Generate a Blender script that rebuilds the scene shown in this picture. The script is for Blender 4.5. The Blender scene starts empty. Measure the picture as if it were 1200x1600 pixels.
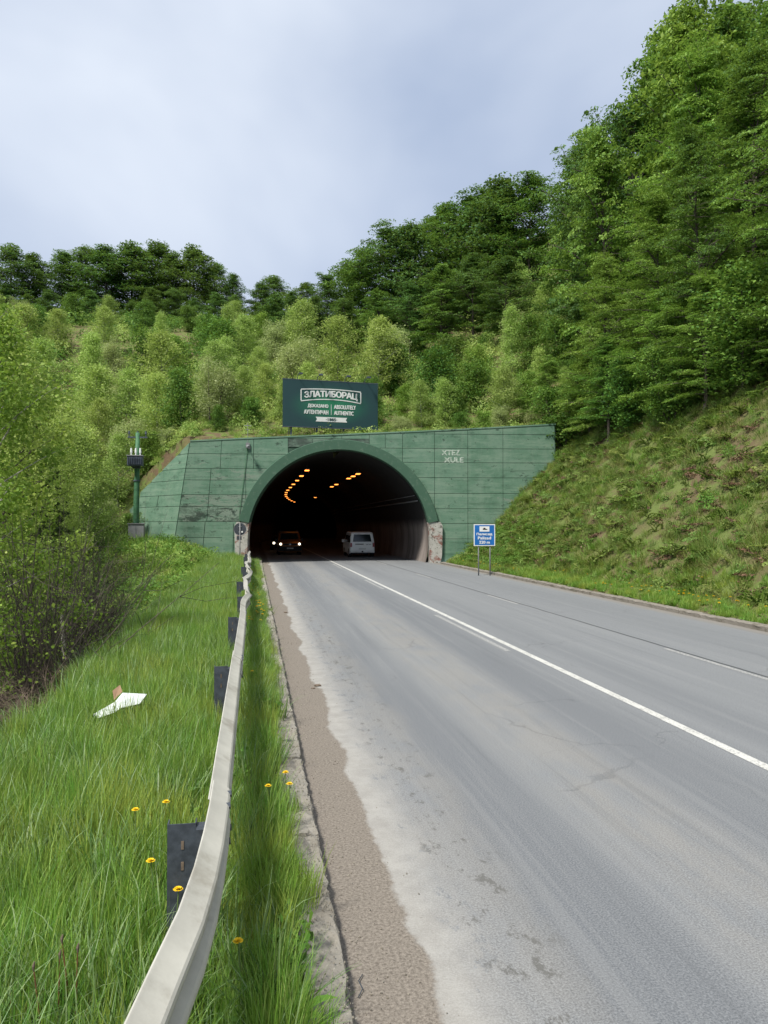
import bpy, bmesh, math, random
import numpy as np
from mathutils import Vector, Matrix

# ------------------------------------------------------------------ camera, world, sun, exposure
SC = bpy.context.scene
COL = SC.collection
YAW = math.radians(9.6); PIT = math.asin(20 / 1200); CAMZ = 2.5
cam = bpy.data.cameras.new('camera'); cam.sensor_fit = 'HORIZONTAL'; cam.sensor_width = 36; cam.lens = 36
cam.clip_start = 0.05; cam.clip_end = 3000
camo = bpy.data.objects.new('camera', cam); COL.objects.link(camo)
camo.location = (0, 0, CAMZ); camo.rotation_euler = (math.pi / 2 + PIT, 0, -YAW)
SC.camera = camo

SUN_DIR = Vector((-0.52, -0.46, 1.0)).normalized()       # towards the sun
world = bpy.data.worlds.new('World'); SC.world = world; world.use_nodes = True
wn = world.node_tree.nodes; wl = world.node_tree.links; wn.clear()
wo = wn.new('ShaderNodeOutputWorld'); bg = wn.new('ShaderNodeBackground'); bg.inputs[1].default_value = 0.077
sky = wn.new('ShaderNodeTexSky'); sky.sky_type = 'NISHITA'; sky.sun_disc = False
sky.sun_elevation = math.asin(SUN_DIR.z); sky.sun_rotation = math.atan2(SUN_DIR.x, SUN_DIR.y)
sky.air_density = 1.0; sky.dust_density = 2.0
tc = wn.new('ShaderNodeTexCoord')
mp = wn.new('ShaderNodeMapping'); mp.inputs['Scale'].default_value = (1, 1, 1.6); mp.inputs['Location'].default_value = (3.1, 0.4, 0.2)
nz = wn.new('ShaderNodeTexNoise'); nz.inputs['Scale'].default_value = 1.15; nz.inputs['Detail'].default_value = 5; nz.inputs['Roughness'].default_value = 0.5
nz.inputs['Distortion'].default_value = 0.3
rp = wn.new('ShaderNodeValToRGB')
rp.color_ramp.elements[0].position = 0.38; rp.color_ramp.elements[0].color = (5.0, 5.95, 7.8, 1)
rp.color_ramp.elements[1].position = 0.62; rp.color_ramp.elements[1].color = (9.2, 9.9, 11.0, 1)
mx = wn.new('ShaderNodeMix'); mx.data_type = 'RGBA'; mx.inputs[0].default_value = 0.82
wl.new(tc.outputs['Generated'], mp.inputs[0]); wl.new(mp.outputs[0], nz.inputs['Vector']); sx_ = wn.new('ShaderNodeSeparateXYZ'); wl.new(tc.outputs['Generated'], sx_.inputs[0]); ma = wn.new('ShaderNodeMath'); ma.operation = 'MULTIPLY_ADD'; ma.inputs[1].default_value = 0.42
mb_ = wn.new('ShaderNodeMath'); mb_.operation = 'ADD'; mb_.inputs[1].default_value = -0.16; wl.new(sx_.outputs[2], ma.inputs[0]); wl.new(nz.outputs[0], ma.inputs[2]); wl.new(ma.outputs[0], mb_.inputs[0]); wl.new(mb_.outputs[0], rp.inputs[0])
wl.new(sky.outputs[0], mx.inputs[6]); wl.new(rp.outputs[0], mx.inputs[7]); wl.new(mx.outputs[2], bg.inputs[0]); wl.new(bg.outputs[0], wo.inputs[0])

sl = bpy.data.lights.new('sun', 'SUN'); sl.energy = 4.3; sl.angle = math.radians(9); sl.color = (1, 0.95, 0.86)
so = bpy.data.objects.new('sun', sl); COL.objects.link(so); so.rotation_euler = SUN_DIR.to_track_quat('Z', 'Y').to_euler()
SC.view_settings.view_transform = 'Standard'; SC.view_settings.look = 'None'; SC.view_settings.gamma = 1
SC.view_settings.use_curve_mapping = False; SC.view_settings.exposure = 0.45
SC.render.engine = 'CYCLES'; SC.cycles.use_denoising = True
SC.cycles.max_bounces = 4; SC.cycles.diffuse_bounces = 2; SC.cycles.glossy_bounces = 1; SC.cycles.transmission_bounces = 2
SC.cycles.transparent_max_bounces = 4; SC.cycles.caustics_reflective = False; SC.cycles.caustics_refractive = False

# ------------------------------------------------------------------ helpers
R0 = np.random.default_rng(11)
CF = np.array([math.sin(YAW) * math.cos(PIT), math.cos(YAW) * math.cos(PIT), math.sin(PIT)])
CR = np.array([math.cos(YAW), -math.sin(YAW), 0.0]); CU = np.cross(CR, CF); CP = np.array([0, 0, CAMZ])
def ray(x, y): return CF + (x - 600) / 1200 * CR + (800 - y) / 1200 * CU
def at_z(x, y, z):
    d = ray(x, y); return CP + d * (z - CAMZ) / d[2]
def at_y(x, y, Y):
    d = ray(x, y); return CP + d * Y / d[1]
def to_px(P):
    v = np.asarray(P) - CP; dz = v @ CF
    return 600 + 1200 * (v @ CR) / dz, 800 - 1200 * (v @ CU) / dz, dz
def sm(a, b, x):
    t = np.clip((np.asarray(x, float) - a) / (b - a), 0, 1); return t * t * (3 - 2 * t)

def tag(o, label=None, cat=None, group=None, kind=None):
    if label: o['label'] = label
    if cat: o['category'] = cat
    if group: o['group'] = group
    if kind: o['kind'] = kind
    return o
def empty(name, loc, rz=0, label=None, cat=None, group=None):
    o = bpy.data.objects.new(name, None); COL.objects.link(o); o.location = loc; o.rotation_euler = (0, 0, rz)
    o.empty_display_size = 0.2
    return tag(o, label, cat, group)
def link(name, me, mat, parent=None):
    o = bpy.data.objects.new(name, me); COL.objects.link(o)
    if mat is not None and len(me.materials) == 0: me.materials.append(mat)
    if parent is not None: o.parent = parent
    return o
def fast_mesh(name, V, F, tint=None, smooth=False):
    """V (n,3) floats, F (m,k) ints, all faces with k corners."""
    V = np.asarray(V, np.float32); F = np.asarray(F, np.int32); m, k = F.shape
    me = bpy.data.meshes.new(name)
    me.vertices.add(len(V)); me.vertices.foreach_set('co', V.ravel())
    me.loops.add(m * k); me.loops.foreach_set('vertex_index', F.ravel())
    me.polygons.add(m); me.polygons.foreach_set('loop_start', np.arange(0, m * k, k, dtype=np.int32))
    me.update(calc_edges=True)
    if tint is not None:
        a = me.attributes.new('tint', 'FLOAT', 'POINT'); a.data.foreach_set('value', np.asarray(tint, np.float32))
    if smooth: me.polygons.foreach_set('use_smooth', np.ones(m, bool))
    return me
class MB:
    def __init__(s): s.v = []; s.f = []
    def add(s, vs, fs):
        n = len(s.v); s.v += [tuple(map(float, q)) for q in vs]; s.f += [tuple(n + i for i in q) for q in fs]; return s
    def box(s, x0, x1, y0, y1, z0, z1):
        return s.add([(x0,y0,z0),(x1,y0,z0),(x1,y1,z0),(x0,y1,z0),(x0,y0,z1),(x1,y0,z1),(x1,y1,z1),(x0,y1,z1)],
                     [(0,3,2,1),(4,5,6,7),(0,1,5,4),(1,2,6,5),(2,3,7,6),(3,0,4,7)])
    def tube(s, pts, rad, n=8, cap=True):
        P = [Vector(q) for q in pts]; m = len(P)
        if not hasattr(rad, '__len__'): rad = [rad] * m
        vs = []; up = None
        for i, q in enumerate(P):
            d = (P[min(i + 1, m - 1)] - P[max(i - 1, 0)]).normalized()
            if up is None: up = d.orthogonal().normalized()
            up = (up - d * up.dot(d))
            up = up.normalized() if up.length > 1e-6 else d.orthogonal().normalized()
            b = d.cross(up)
            for k in range(n):
                a = 2 * math.pi * k / n; vs.append(q + (up * math.cos(a) + b * math.sin(a)) * rad[i])
        fs = [(i * n + k, i * n + (k + 1) % n, (i + 1) * n + (k + 1) % n, (i + 1) * n + k) for i in range(m - 1) for k in range(n)]
        if cap: fs += [tuple(range(n - 1, -1, -1)), tuple(range((m - 1) * n, m * n))]
        return s.add(vs, fs)
    def disc(s, c, nrm, r, t, n=20):
        c = Vector(c); d = Vector(nrm).normalized() * t / 2
        return s.tube([c - d, c + d], r, n)
    def prism(s, poly, fn, d0, d1):
        """poly: 2D points; fn(p, d) -> 3D"""
        n = len(poly); vs = [fn(q, d0) for q in poly] + [fn(q, d1) for q in poly]
        fs = [tuple(range(n)), tuple(range(2 * n - 1, n - 1, -1))] + [(i, i + n, (i + 1) % n + n, (i + 1) % n) for i in range(n)]
        return s.add(vs, fs)
    def mesh(s, name, smooth=False, fix=True):
        me = bpy.data.meshes.new(name); me.from_pydata(s.v, [], s.f)
        if fix:
            bm = bmesh.new(); bm.from_mesh(me); bmesh.ops.recalc_face_normals(bm, faces=bm.faces); bm.to_mesh(me); bm.free()
        if smooth: me.polygons.foreach_set('use_smooth', np.ones(len(me.polygons), bool))
        me.update(); return me
    def build(s, name, mat, parent=None, smooth=False, bevel=0):
        o = link(name, s.mesh(name, smooth), mat, parent)
        if bevel:
            b = o.modifiers.new('bevel', 'BEVEL'); b.width = bevel; b.segments = 2; b.limit_method = 'ANGLE'
        return o

NUM = ['first', 'second', 'third', 'fourth', 'fifth', 'sixth', 'seventh', 'eighth', 'ninth', 'tenth', 'eleventh', 'twelfth', 'thirteenth', 'fourteenth', 'fifteenth', 'sixteenth', 'seventeenth', 'eighteenth', 'nineteenth', 'twentieth'] + ['%dth' % i if i % 10 not in (1, 2, 3) else '%d%s' % (i, {1: 'st', 2: 'nd', 3: 'rd'}[i % 10]) for i in range(21, 60)]

# ---- materials
class NT:
    def __init__(s, name):
        s.m = bpy.data.materials.new(name); s.m.use_nodes = True; s.t = s.m.node_tree; s.n = s.t.nodes
        s.b = s.n['Principled BSDF']; s.out = s.n['Material Output']
    def new(s, t, **k):
        q = s.n.new(t)
        for a, v in k.items(): setattr(q, a, v)
        return q
    def link(s, a, b): s.t.links.new(a, b)
    def val(s, x, sock):
        if isinstance(x, (int, float)): sock.default_value = x
        elif isinstance(x, tuple): sock.default_value = x if len(x) == 4 else (*x, 1)
        else: s.link(x, sock)
    def obj(s):
        if not hasattr(s, '_tc'): s._tc = s.new('ShaderNodeTexCoord')
        return s._tc.outputs['Object']
    def geo(s):
        if not hasattr(s, '_g'): s._g = s.new('ShaderNodeNewGeometry')
        return s._g.outputs['Position']
    def noise(s, scale, detail=4, rough=0.55, vec=None, sc=None, dist=0, loc=None):
        q = s.new('ShaderNodeTexNoise'); q.inputs['Scale'].default_value = scale; q.inputs['Detail'].default_value = detail
        q.inputs['Roughness'].default_value = rough; q.inputs['Distortion'].default_value = dist
        v = vec if vec is not None else s.obj()
        if sc or loc:
            mm = s.new('ShaderNodeMapping'); mm.inputs['Scale'].default_value = sc or (1, 1, 1); mm.inputs['Location'].default_value = loc or (0, 0, 0)
            s.link(v, mm.inputs[0]); v = mm.outputs[0]
        s.link(v, q.inputs['Vector']); return q.outputs[0]
    def math(s, op, a, b=0.0, c=0.0):
        q = s.new('ShaderNodeMath', operation=op); s.val(a, q.inputs[0]); s.val(b, q.inputs[1]); s.val(c, q.inputs[2]); return q.outputs[0]
    def step(s, x, a, b):
        q = s.new('ShaderNodeMapRange', interpolation_type='SMOOTHSTEP'); s.val(x, q.inputs[0]); s.val(a, q.inputs[1]); s.val(b, q.inputs[2]); return q.outputs[0]
    def mix(s, f, a, b, mode='MIX'):
        q = s.new('ShaderNodeMix', data_type='RGBA', blend_type=mode); s.val(f, q.inputs[0]); s.val(a, q.inputs[6]); s.val(b, q.inputs[7]); return q.outputs[2]
    def xyz(s, v):
        q = s.new('ShaderNodeSeparateXYZ'); s.link(v, q.inputs[0]); return q.outputs
    def bump(s, h, st=0.3, d=0.01):
        q = s.new('ShaderNodeBump'); q.inputs['Strength'].default_value = st; q.inputs['Distance'].default_value = d
        s.link(h, q.inputs['Height']); s.link(q.outputs[0], s.b.inputs['Normal'])
    def col(s, c): s.val(c, s.b.inputs['Base Color']); return s
    def set(s, rough=0.8, metal=0.0, spec=0.3):
        s.val(rough, s.b.inputs['Roughness']); s.b.inputs['Metallic'].default_value = metal; s.b.inputs['Specular IOR Level'].default_value = spec; return s

def plain(name, c, rough=0.6, metal=0.0, var=0.25, scale=6, spec=0.3, dirt=None):
    t = NT(name); n = t.noise(scale, 5, 0.65)
    hi = tuple(min(1, q * (1 + var)) for q in c); lo = tuple(q * (1 - var) for q in c)
    cc = t.mix(t.step(n, 0.3, 0.7), lo, hi)
    if dirt:
        cc = t.mix(t.math('MULTIPLY', t.step(t.noise(scale * 0.6, 6, 0.7, loc=(5, 3, 1)), 0.52, 0.7), 0.7), cc, dirt)
    t.col(cc).set(rough, metal, spec); t.bump(t.noise(scale * 12, 3), 0.15, 0.005)
    return t.m
def leafmat(name, dark, mid, light, trans=0.35, hue=0.12, rough=0.6, patch=None):
    """foliage: colour differs from leaf to leaf and from plant to plant, light passes through the blade"""
    t = NT(name); a = t.new('ShaderNodeAttribute', attribute_name='tint'); f = a.outputs['Fac']
    oi = t.new('ShaderNodeObjectInfo')
    c = t.mix(t.step(f, 0.0, 0.55), dark, mid); c = t.mix(t.step(f, 0.5, 1.0), c, light)
    if patch: c = t.mix(t.math('MULTIPLY', t.step(t.noise(1.1, 4, .65, t.geo()), .46, .68), .75), c, patch)
    hs = t.new('ShaderNodeHueSaturation'); t.link(c, hs.inputs['Color'])
    t.link(t.math('MULTIPLY_ADD', oi.outputs['Random'], hue * 0.22, 0.5 - hue * 0.11), hs.inputs['Hue'])
    r2 = t.math('FRACT', t.math('MULTIPLY', oi.outputs['Random'], 7.13))
    t.link(t.math('MULTIPLY_ADD', r2, 0.34, 0.83), hs.inputs['Value'])
    c = hs.outputs[0]
    t.col(c).set(rough, 0, 0.25)
    tr = t.new('ShaderNodeBsdfTranslucent'); t.link(t.mix(0.35, c, (0.30, 0.42, 0.05), 'MIX'), tr.inputs[0])
    ms = t.new('ShaderNodeMixShader'); ms.inputs[0].default_value = trans
    t.link(t.b.outputs[0], ms.inputs[1]); t.link(tr.outputs[0], ms.inputs[2]); t.link(ms.outputs[0], t.out.inputs[0])
    return t.m
def emit(name, c, st):
    t = NT(name); t.col((c[0] * .5, c[1] * .5, c[2] * .5)); t.b.inputs['Emission Color'].default_value = (*c, 1); t.b.inputs['Emission Strength'].default_value = st
    return t.m

# ------------------------------------------------------------------ layout
XK = 0.50; XC = 5.22; XD = 8.20; XR = 11.80          # left kerb face, centre line, dashed line, right kerb face
XT = 5.50; YP = 50.0; RP = math.radians(6.0)          # tunnel axis, portal distance, portal turn
RI = 5.93; RO = 6.60; ZC = 1.46                       # arch radii and centre height
def yportal(x): return YP - math.tan(RP) * (x - XT)
CRr, SRr = math.cos(RP), math.sin(RP)
def wp(u, z, d=0.0):                                   # wall plane: u along wall, d towards the camera
    return (XT + u * CRr - d * SRr, YP - u * SRr - d * CRr, z)
def px_wall(x, y):
    dr = ray(x, y); n = np.array([SRr, CRr, 0]); t = ((np.array([XT, YP, 0]) - CP) @ n) / (dr @ n); q = CP + dr * t
    return float((q[0] - XT) * CRr - (q[1] - YP) * SRr), float(q[2])
def bend(Y): return 0.00135 * np.maximum(0, np.asarray(Y, float) - 88) ** 2
UA, ZA = px_wall(297, 690)                             # upper left corner of the main wall
UR = px_wall(868, 664)[0]
WA = wp(UA, 0); WB = (WA[0] - 3.3, WA[1] + 4.6)        # wing wall foot line

def rough_noise(X, Y, s, seed):
    r = np.random.default_rng(seed); z = 0
    for k in range(7):
        a = r.uniform(0, 6.28); w = s * r.uniform(0.6, 2.2); z = z + np.sin((X * math.cos(a) + Y * math.sin(a)) * w + r.uniform(0, 6.28)) / (1 + 0.5 * k)
    return z / 2.6
def terr(X, Y):
    X = np.asarray(X, float); Y = np.asarray(Y, float)
    v = 0.12 + 0.28 * sm(24, 47, Y) * sm(-0.3, -1.2, X)
    s = np.maximum(0, -2.45 - X)
    m = 1 - sm(26, 46, Y)
    left = v - (0.62 * m + 0.02) * np.minimum(s, 9) - 0.14 * np.maximum(0, s - 9) + 1.0 * sm(33, 47, Y) * sm(0, 3.5, s) + 0.10 * rough_noise(X, Y, 1.3, 3) * sm(0, 2, s)
    d = X - (XR + 0.25)
    cut = 1.02 * np.maximum(0, d - 1.4)
    cut = np.where(cut > 8.6, 8.6 + 0.50 * (cut - 8.6) / 1.02, cut)
    right = 0.10 + 0.14 * np.clip(d, 0, 1.6) + cut + 0.22 * rough_noise(X, Y, 1.1, 5) * sm(1.2, 4, d)
    front = np.where(X < 0.36, left, np.where(X > XR + 0.2, right, -0.07))
    Yr = np.minimum(Y, 168); hill = 8.2 + 0.335 * (Yr - 52) - 0.35 * np.maximum(0, Y - 172)
    lf = sm(-3.8, -9, X) * 4.6 + 0.12 * np.maximum(0, -9 - X)
    hill = hill - lf * (1 - sm(62, 118, Y)) + 0.5 * np.clip(X - 20.2, 0, 60) + 0.12 * np.maximum(0, X - 80)
    hill = hill + 0.35 * rough_noise(X, Y, 0.35, 7) * sm(53, 60, Y) + 1.2 * rough_noise(X, Y, 0.08, 9) * sm(70, 100, Y)
    yw = np.where(X > WA[0], yportal(X) + 0.9, yportal(WA[0]) + 0.9 + (WA[0] - X) * 1.39)
    soft = sm(-7.6, -10, X) + sm(19.0, 21.5, X); soft = np.clip(soft, 0, 1)
    yw = np.where(X < WB[0], WB[1] + 0.9, yw)
    a = sm(yw - 6 * soft - 0.02, yw + 0.35 + 5 * soft, Y)
    return front * (1 - a) + hill * a
def tz(x, y): return float(terr(x, y))

# ------------------------------------------------------------------ materials
MAT = {}
def mk_ground():
    t = NT('ground_soil_and_moss'); p = t.geo(); x = t.xyz(p)
    n1 = t.noise(0.9, 6, 0.65, p); n2 = t.noise(7, 5, 0.7, p); n3 = t.noise(0.25, 4, 0.6, p)
    soil = t.mix(n2, (0.06, 0.043, 0.027), (0.19, 0.135, 0.085))
    green = t.mix(n2, (0.075, 0.105, 0.028), (0.165, 0.205, 0.065))
    c = t.mix(t.step(n1, 0.42, 0.56), green, soil)
    c = t.mix(t.math('MULTIPLY', t.step(n3, 0.35, 0.65), 0.5), c, green)
    t.col(c).set(0.95, 0, 0.1); t.bump(t.noise(14, 6, 0.7, p), 0.8, 0.06); return t.m
MAT['ground'] = mk_ground()
def mk_road():
    t = NT('worn_asphalt'); p = t.geo(); o = t.xyz(p); X, Y = o[0], o[1]
    fine = t.noise(75, 3, 0.8, p); grit = t.noise(34, 4, 0.8, p); big = t.noise(0.8, 5, 0.6, p, sc=(1, .12, 1)); bl = t.noise(2.2, 5, 0.65, p, sc=(1, .35, 1))
    base = t.mix(t.step(fine, .30, .70), (0.090, 0.095, 0.103), (0.244, 0.255, 0.265))
    base = t.mix(t.step(grit, 0.60, 0.74), base, (0.308, 0.321, 0.330))
    base = t.mix(t.math('MULTIPLY', t.step(grit, 0.42, 0.28), 0.6), base, (0.043, 0.045, 0.048))
    wob = t.math('MULTIPLY_ADD', big, 0.5, -0.25)
    Xw = t.math('ADD', X, wob)
    def band(c, w):
        return t.math('SUBTRACT', 1.0, t.step(t.math('ABSOLUTE', t.math('SUBTRACT', Xw, c)), w * 0.25, w))
    tr = t.math('MAXIMUM', t.math('MAXIMUM', band(2.15, 0.75), band(4.35, 0.8)), t.math('MAXIMUM', t.math('MULTIPLY', band(6.1, 0.6), 0.6), t.math('MULTIPLY', band(10.0, 1.2), 0.3)))
    c = t.mix(t.math('MULTIPLY', tr, 0.62), base, t.mix(t.step(fine, .3, .7), (0.072, 0.078, 0.087), (0.155, 0.165, 0.180)))
    mid = t.math('MAXIMUM', band(3.25, 0.8), t.math('MULTIPLY', band(1.55, .5), 0.8))
    c = t.mix(t.math('MULTIPLY', t.math('MULTIPLY', mid, t.step(bl, 0.30, 0.62)), 0.42), c, t.mix(t.step(fine, .3, .7), (0.172, 0.161, 0.141), (0.280, 0.266, 0.241)))
    # patches and streaks running along the lane
    c = t.mix(t.math('MULTIPLY', t.step(t.noise(0.5, 5, 0.6, p, sc=(1.4, .1, 1), loc=(3, 7, 0)), 0.45, 0.7), 0.25), c, (0.215, 0.223, 0.226))
    sk = t.noise(1.0, 5, 0.7, p, sc=(5.5, .10, 1), loc=(2, 1, 0)); c = t.mix(t.math('MULTIPLY', t.step(sk, 0.50, 0.66), 0.2), c, (0.248, 0.252, 0.252)); c = t.mix(t.math('MULTIPLY', t.step(sk, 0.46, 0.32), 0.24), c, (0.083, 0.089, 0.097))
    vo = t.new('ShaderNodeTexVoronoi', feature='DISTANCE_TO_EDGE'); vo.inputs['Scale'].default_value = 0.33
    vm = t.new('ShaderNodeVectorMath', operation='MULTIPLY_ADD'); nc = t.new('ShaderNodeTexNoise'); nc.inputs['Scale'].default_value = 1.6; nc.inputs['Detail'].default_value = 6; t.link(p, nc.inputs['Vector']); t.link(nc.outputs['Color'], vm.inputs[0]); vm.inputs[1].default_value = (.9, .9, 0); t.link(p, vm.inputs[2]); t.link(vm.outputs[0], vo.inputs['Vector'])
    ck = t.math('MULTIPLY', t.math('SUBTRACT', 1.0, t.step(vo.outputs[0], 0.0015, 0.006)), t.step(t.noise(0.35, 3, .5, p), .5, .6)); c = t.mix(t.math('MULTIPLY', ck, 0.3), c, (0.046, 0.047, 0.049))
    # tar seam along the third lane
    sj = t.math('ABSOLUTE', t.math('SUBTRACT', t.math('ADD', X, t.math('MULTIPLY_ADD', t.noise(0.6, 3, .5, p), 0.06, -0.03)), XD + 0.12))
    c = t.mix(t.math('MULTIPLY', t.math('SUBTRACT', 1.0, t.step(sj, 0.02, 0.045)), 0.8), c, (0.029, 0.031, 0.033))
    # dust beside the gutter: pale silt with ragged edges, damp spots in it
    e1 = t.math('MULTIPLY_ADD', t.noise(3.2, 5, 0.65, p, sc=(1, .45, 1)), 0.32, -0.16)
    Xe = t.math('ADD', X, e1)
    silt = t.math('MULTIPLY', t.math('SUBTRACT', 1.0, t.step(Xe, 1.0, 1.5)), 0.86)
    spots = t.step(t.noise(5.5, 5, 0.7, p, sc=(1, .6, 1), loc=(2, 5, 0)), 0.56, 0.60)
    spots = t.math('MULTIPLY', spots, t.step(Xe, 1.14, 1.24))
    siltc = t.mix(t.step(t.math('MULTIPLY_ADD', fine, .35, t.math('MULTIPLY', t.noise(4, 5, .7, p), .65)), .35, .65), (0.251, 0.240, 0.222), (0.330, 0.321, 0.300))
    c = t.mix(t.math('MULTIPLY', silt, t.math('SUBTRACT', 1.0, t.math('MULTIPLY', spots, 0.95))), c, siltc)
    e2 = t.math('MULTIPLY_ADD', t.noise(7, 5, 0.7, p, sc=(1, .8, 1), loc=(1, 2, 0)), 0.16, -0.08)
    e3 = t.math('MULTIPLY_ADD', t.noise(0.5, 2, 0.5, p, sc=(0.2, 1, 1)), 0.5, -0.25)
    Xg = t.math('ADD', t.math('ADD', X, e2), e3)
    gut = t.math('SUBTRACT', 1.0, t.step(Xg, 0.935, 0.99))
    gc = t.mix(t.step(t.noise(48, 4, 0.85, p), .3, .7), (0.061, 0.052, 0.043), (0.259, 0.230, 0.197)); gc = t.mix(t.math('MULTIPLY', t.noise(3, 4, .6, p), .35), gc, (0.215, 0.186, 0.160))
    c = t.mix(gut, c, gc)
    damp = t.math('MULTIPLY', t.math('MULTIPLY', t.step(t.noise(6.5, 6, 0.75, p, sc=(1, .55, 1), loc=(2.6, 5, 0)), 0.55, 0.62), t.step(X, 1.22, 1.36)), t.math('SUBTRACT', 1.0, t.step(X, 1.62, 1.95)))
    c = t.mix(t.math('MULTIPLY', damp, 0.72), c, (0.086, 0.084, 0.078))
    # dust by the far kerb
    c = t.mix(t.math('MULTIPLY', t.step(t.math('ADD', X, e1), XR - 0.55, XR - 0.1), 0.7), c, (0.194, 0.175, 0.148))
    t.col(c).set(0.86, 0, 0.25)
    t.bump(t.math('ADD', t.math('ADD', fine, grit), t.math('MULTIPLY', gut, t.noise(70, 3, .8, p))), 0.45, 0.006); return t.m
MAT['road'] = mk_road()
def mk_paint():
    t = NT('worn_road_paint'); p = t.geo()
    n = t.noise(35, 5, 0.75, p); b = t.noise(3, 4, 0.6, p)
    c = t.mix(t.step(t.math('ADD', n, t.math('MULTIPLY', b, 0.35)), 0.52, 0.72), (0.22, 0.22, 0.215), (0.50, 0.50, 0.475))
    t.col(c).set(0.7); return t.m
MAT['paint'] = mk_paint()
def mk_faint():
    t = NT('ghost_road_paint'); p = t.geo(); n = t.noise(28, 5, 0.75, p)
    t.col(t.mix(t.step(n, 0.42, 0.60), (0.165, 0.17, 0.173), (0.36, 0.36, 0.35))).set(0.8); return t.m
MAT['faint'] = mk_faint()
def mk_conc(name, lo, hi, dirt, ds=0.5):
    t = NT(name); p = t.geo(); n = t.noise(3.0, 6, 0.7, p); g = t.noise(45, 5, 0.8, p)
    c = t.mix(n, lo, hi); c = t.mix(t.math('MULTIPLY', t.step(g, 0.55, 0.75), 0.6), c, tuple(q * 1.35 for q in hi)); c = t.mix(t.math('MULTIPLY', t.step(g, 0.45, 0.25), 0.7), c, dirt)
    c = t.mix(t.math('MULTIPLY', t.step(t.noise(1.4, 5, 0.7, p, loc=(4, 1, 2)), 0.48, 0.66), ds), c, dirt)
    t.col(c).set(0.92, 0, 0.15); t.bump(t.math('ADD', g, n), 0.7, 0.02); return t.m
MAT['kerb'] = mk_conc('weathered_kerb_concrete', (0.18, 0.168, 0.148), (0.33, 0.31, 0.275), (0.10, 0.083, 0.062))
MAT['kerb_right'] = mk_conc('mossy_kerb_concrete', (0.16, 0.148, 0.125), (0.265, 0.24, 0.21), (0.08, 0.07, 0.045))
MAT['gravel'] = mk_conc('loose_grit', (0.20, 0.18, 0.15), (0.36, 0.33, 0.28), (0.11, 0.09, 0.065))
def mk_wall():
    t = NT('green_painted_concrete'); p = t.geo(); oi = t.new('ShaderNodeObjectInfo'); oc = t.xyz(oi.outputs['Color'])
    n = t.noise(0.7, 6, 0.65, p); g = t.noise(9, 5, 0.7, p); st = t.noise(1.6, 6, 0.7, p, sc=(1, 1, 0.22)); h = t.noise(2.2, 5, .7, p, sc=(.35, .35, 1.3), dist=.4)
    c = t.mix(n, (0.063, 0.140, 0.091), (0.115, 0.206, 0.142)); c = t.mix(t.math('MULTIPLY', g, 0.5), c, (0.108, 0.193, 0.137))
    c = t.mix(t.math('MULTIPLY_ADD', oi.outputs['Random'], 0.45, 0.0), c, (0.134, 0.227, 0.165))
    # thin washed-out runs and worn paint that shows the grey render
    c = t.mix(t.math('MULTIPLY', t.step(st, 0.46, 0.66), 0.55), c, (0.148, 0.222, 0.165))
    th = t.math('MULTIPLY_ADD', oc[0], -0.24, 0.74)
    m = t.step(t.math('MULTIPLY_ADD', g, 0.22, t.math('MULTIPLY', h, 0.86)), th, t.math('ADD', th, 0.07))
    c = t.mix(t.math('MULTIPLY', m, 0.85), c, t.mix(t.noise(14, 5, .7, p), (0.126, 0.164, 0.130), (0.230, 0.276, 0.228)))
    h2 = t.noise(2.6, 6, .75, p, sc=(.4, .4, 1.1), loc=(9, 4, 2), dist=.6)
    th2 = t.math('MULTIPLY_ADD', oc[1], -0.25, 0.76)
    m2 = t.step(t.math('MULTIPLY_ADD', g, 0.2, t.math('MULTIPLY', h2, 0.88)), th2, t.math('ADD', th2, 0.06))
    c = t.mix(t.math('MULTIPLY', m2, 0.85), c, (0.021, 0.032, 0.026))
    c = t.mix(t.math('MULTIPLY', oc[2], 0.9), c, t.mix(t.noise(5, 5, .7, p), (0.022, 0.030, 0.026), (0.074, 0.091, 0.082)))
    mo = t.noise(1.3, 7, .75, p, sc=(.6, .6, 1.0), loc=(7, 2, 5)); c = t.mix(t.math('MULTIPLY', t.step(mo, .46, .62), .65), c, (0.156, 0.235, 0.178)); c = t.mix(t.math('MULTIPLY', t.step(mo, .46, .30), .55), c, (0.034, 0.070, 0.048))
    hb = t.noise(1.1, 6, .7, p, sc=(.25, .25, 2.6), loc=(3, 3, 9)); c = t.mix(t.math('MULTIPLY', t.step(hb, .50, .64), .5), c, (0.180, 0.261, 0.194)); c = t.mix(t.math('MULTIPLY', t.step(hb, .45, .33), .45), c, (0.043, 0.087, 0.058))
    dk = t.noise(2.4, 6, .8, p, sc=(.5, .5, 1.0), loc=(1, 8, 3)); c = t.mix(t.math('MULTIPLY', t.step(dk, .585, .65), .7), c, (0.018, 0.032, 0.024))
    t.col(c).set(0.85, 0, 0.2); t.bump(t.noise(18, 5, .7, p), 0.35, 0.01); return t.m
MAT['wall'] = mk_wall()
MAT['wall_back'] = plain('recessed_wall_joint', (0.045, 0.085, 0.06), 0.95)
def mk_ring():
    t = NT('dark_green_arch_paint'); p = t.geo(); n = t.noise(1.2, 6, .65, p); st = t.noise(3.2, 7, .78, p)
    c = t.mix(n, (0.032, 0.081, 0.052), (0.062, 0.123, 0.083)); c = t.mix(t.math('MULTIPLY', t.step(st, .54, .66), .55), c, (0.130, 0.180, 0.137))
    t.col(c).set(0.75, 0, 0.25); t.bump(st, .15, .01); return t.m
MAT['ring'] = mk_ring()
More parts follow.
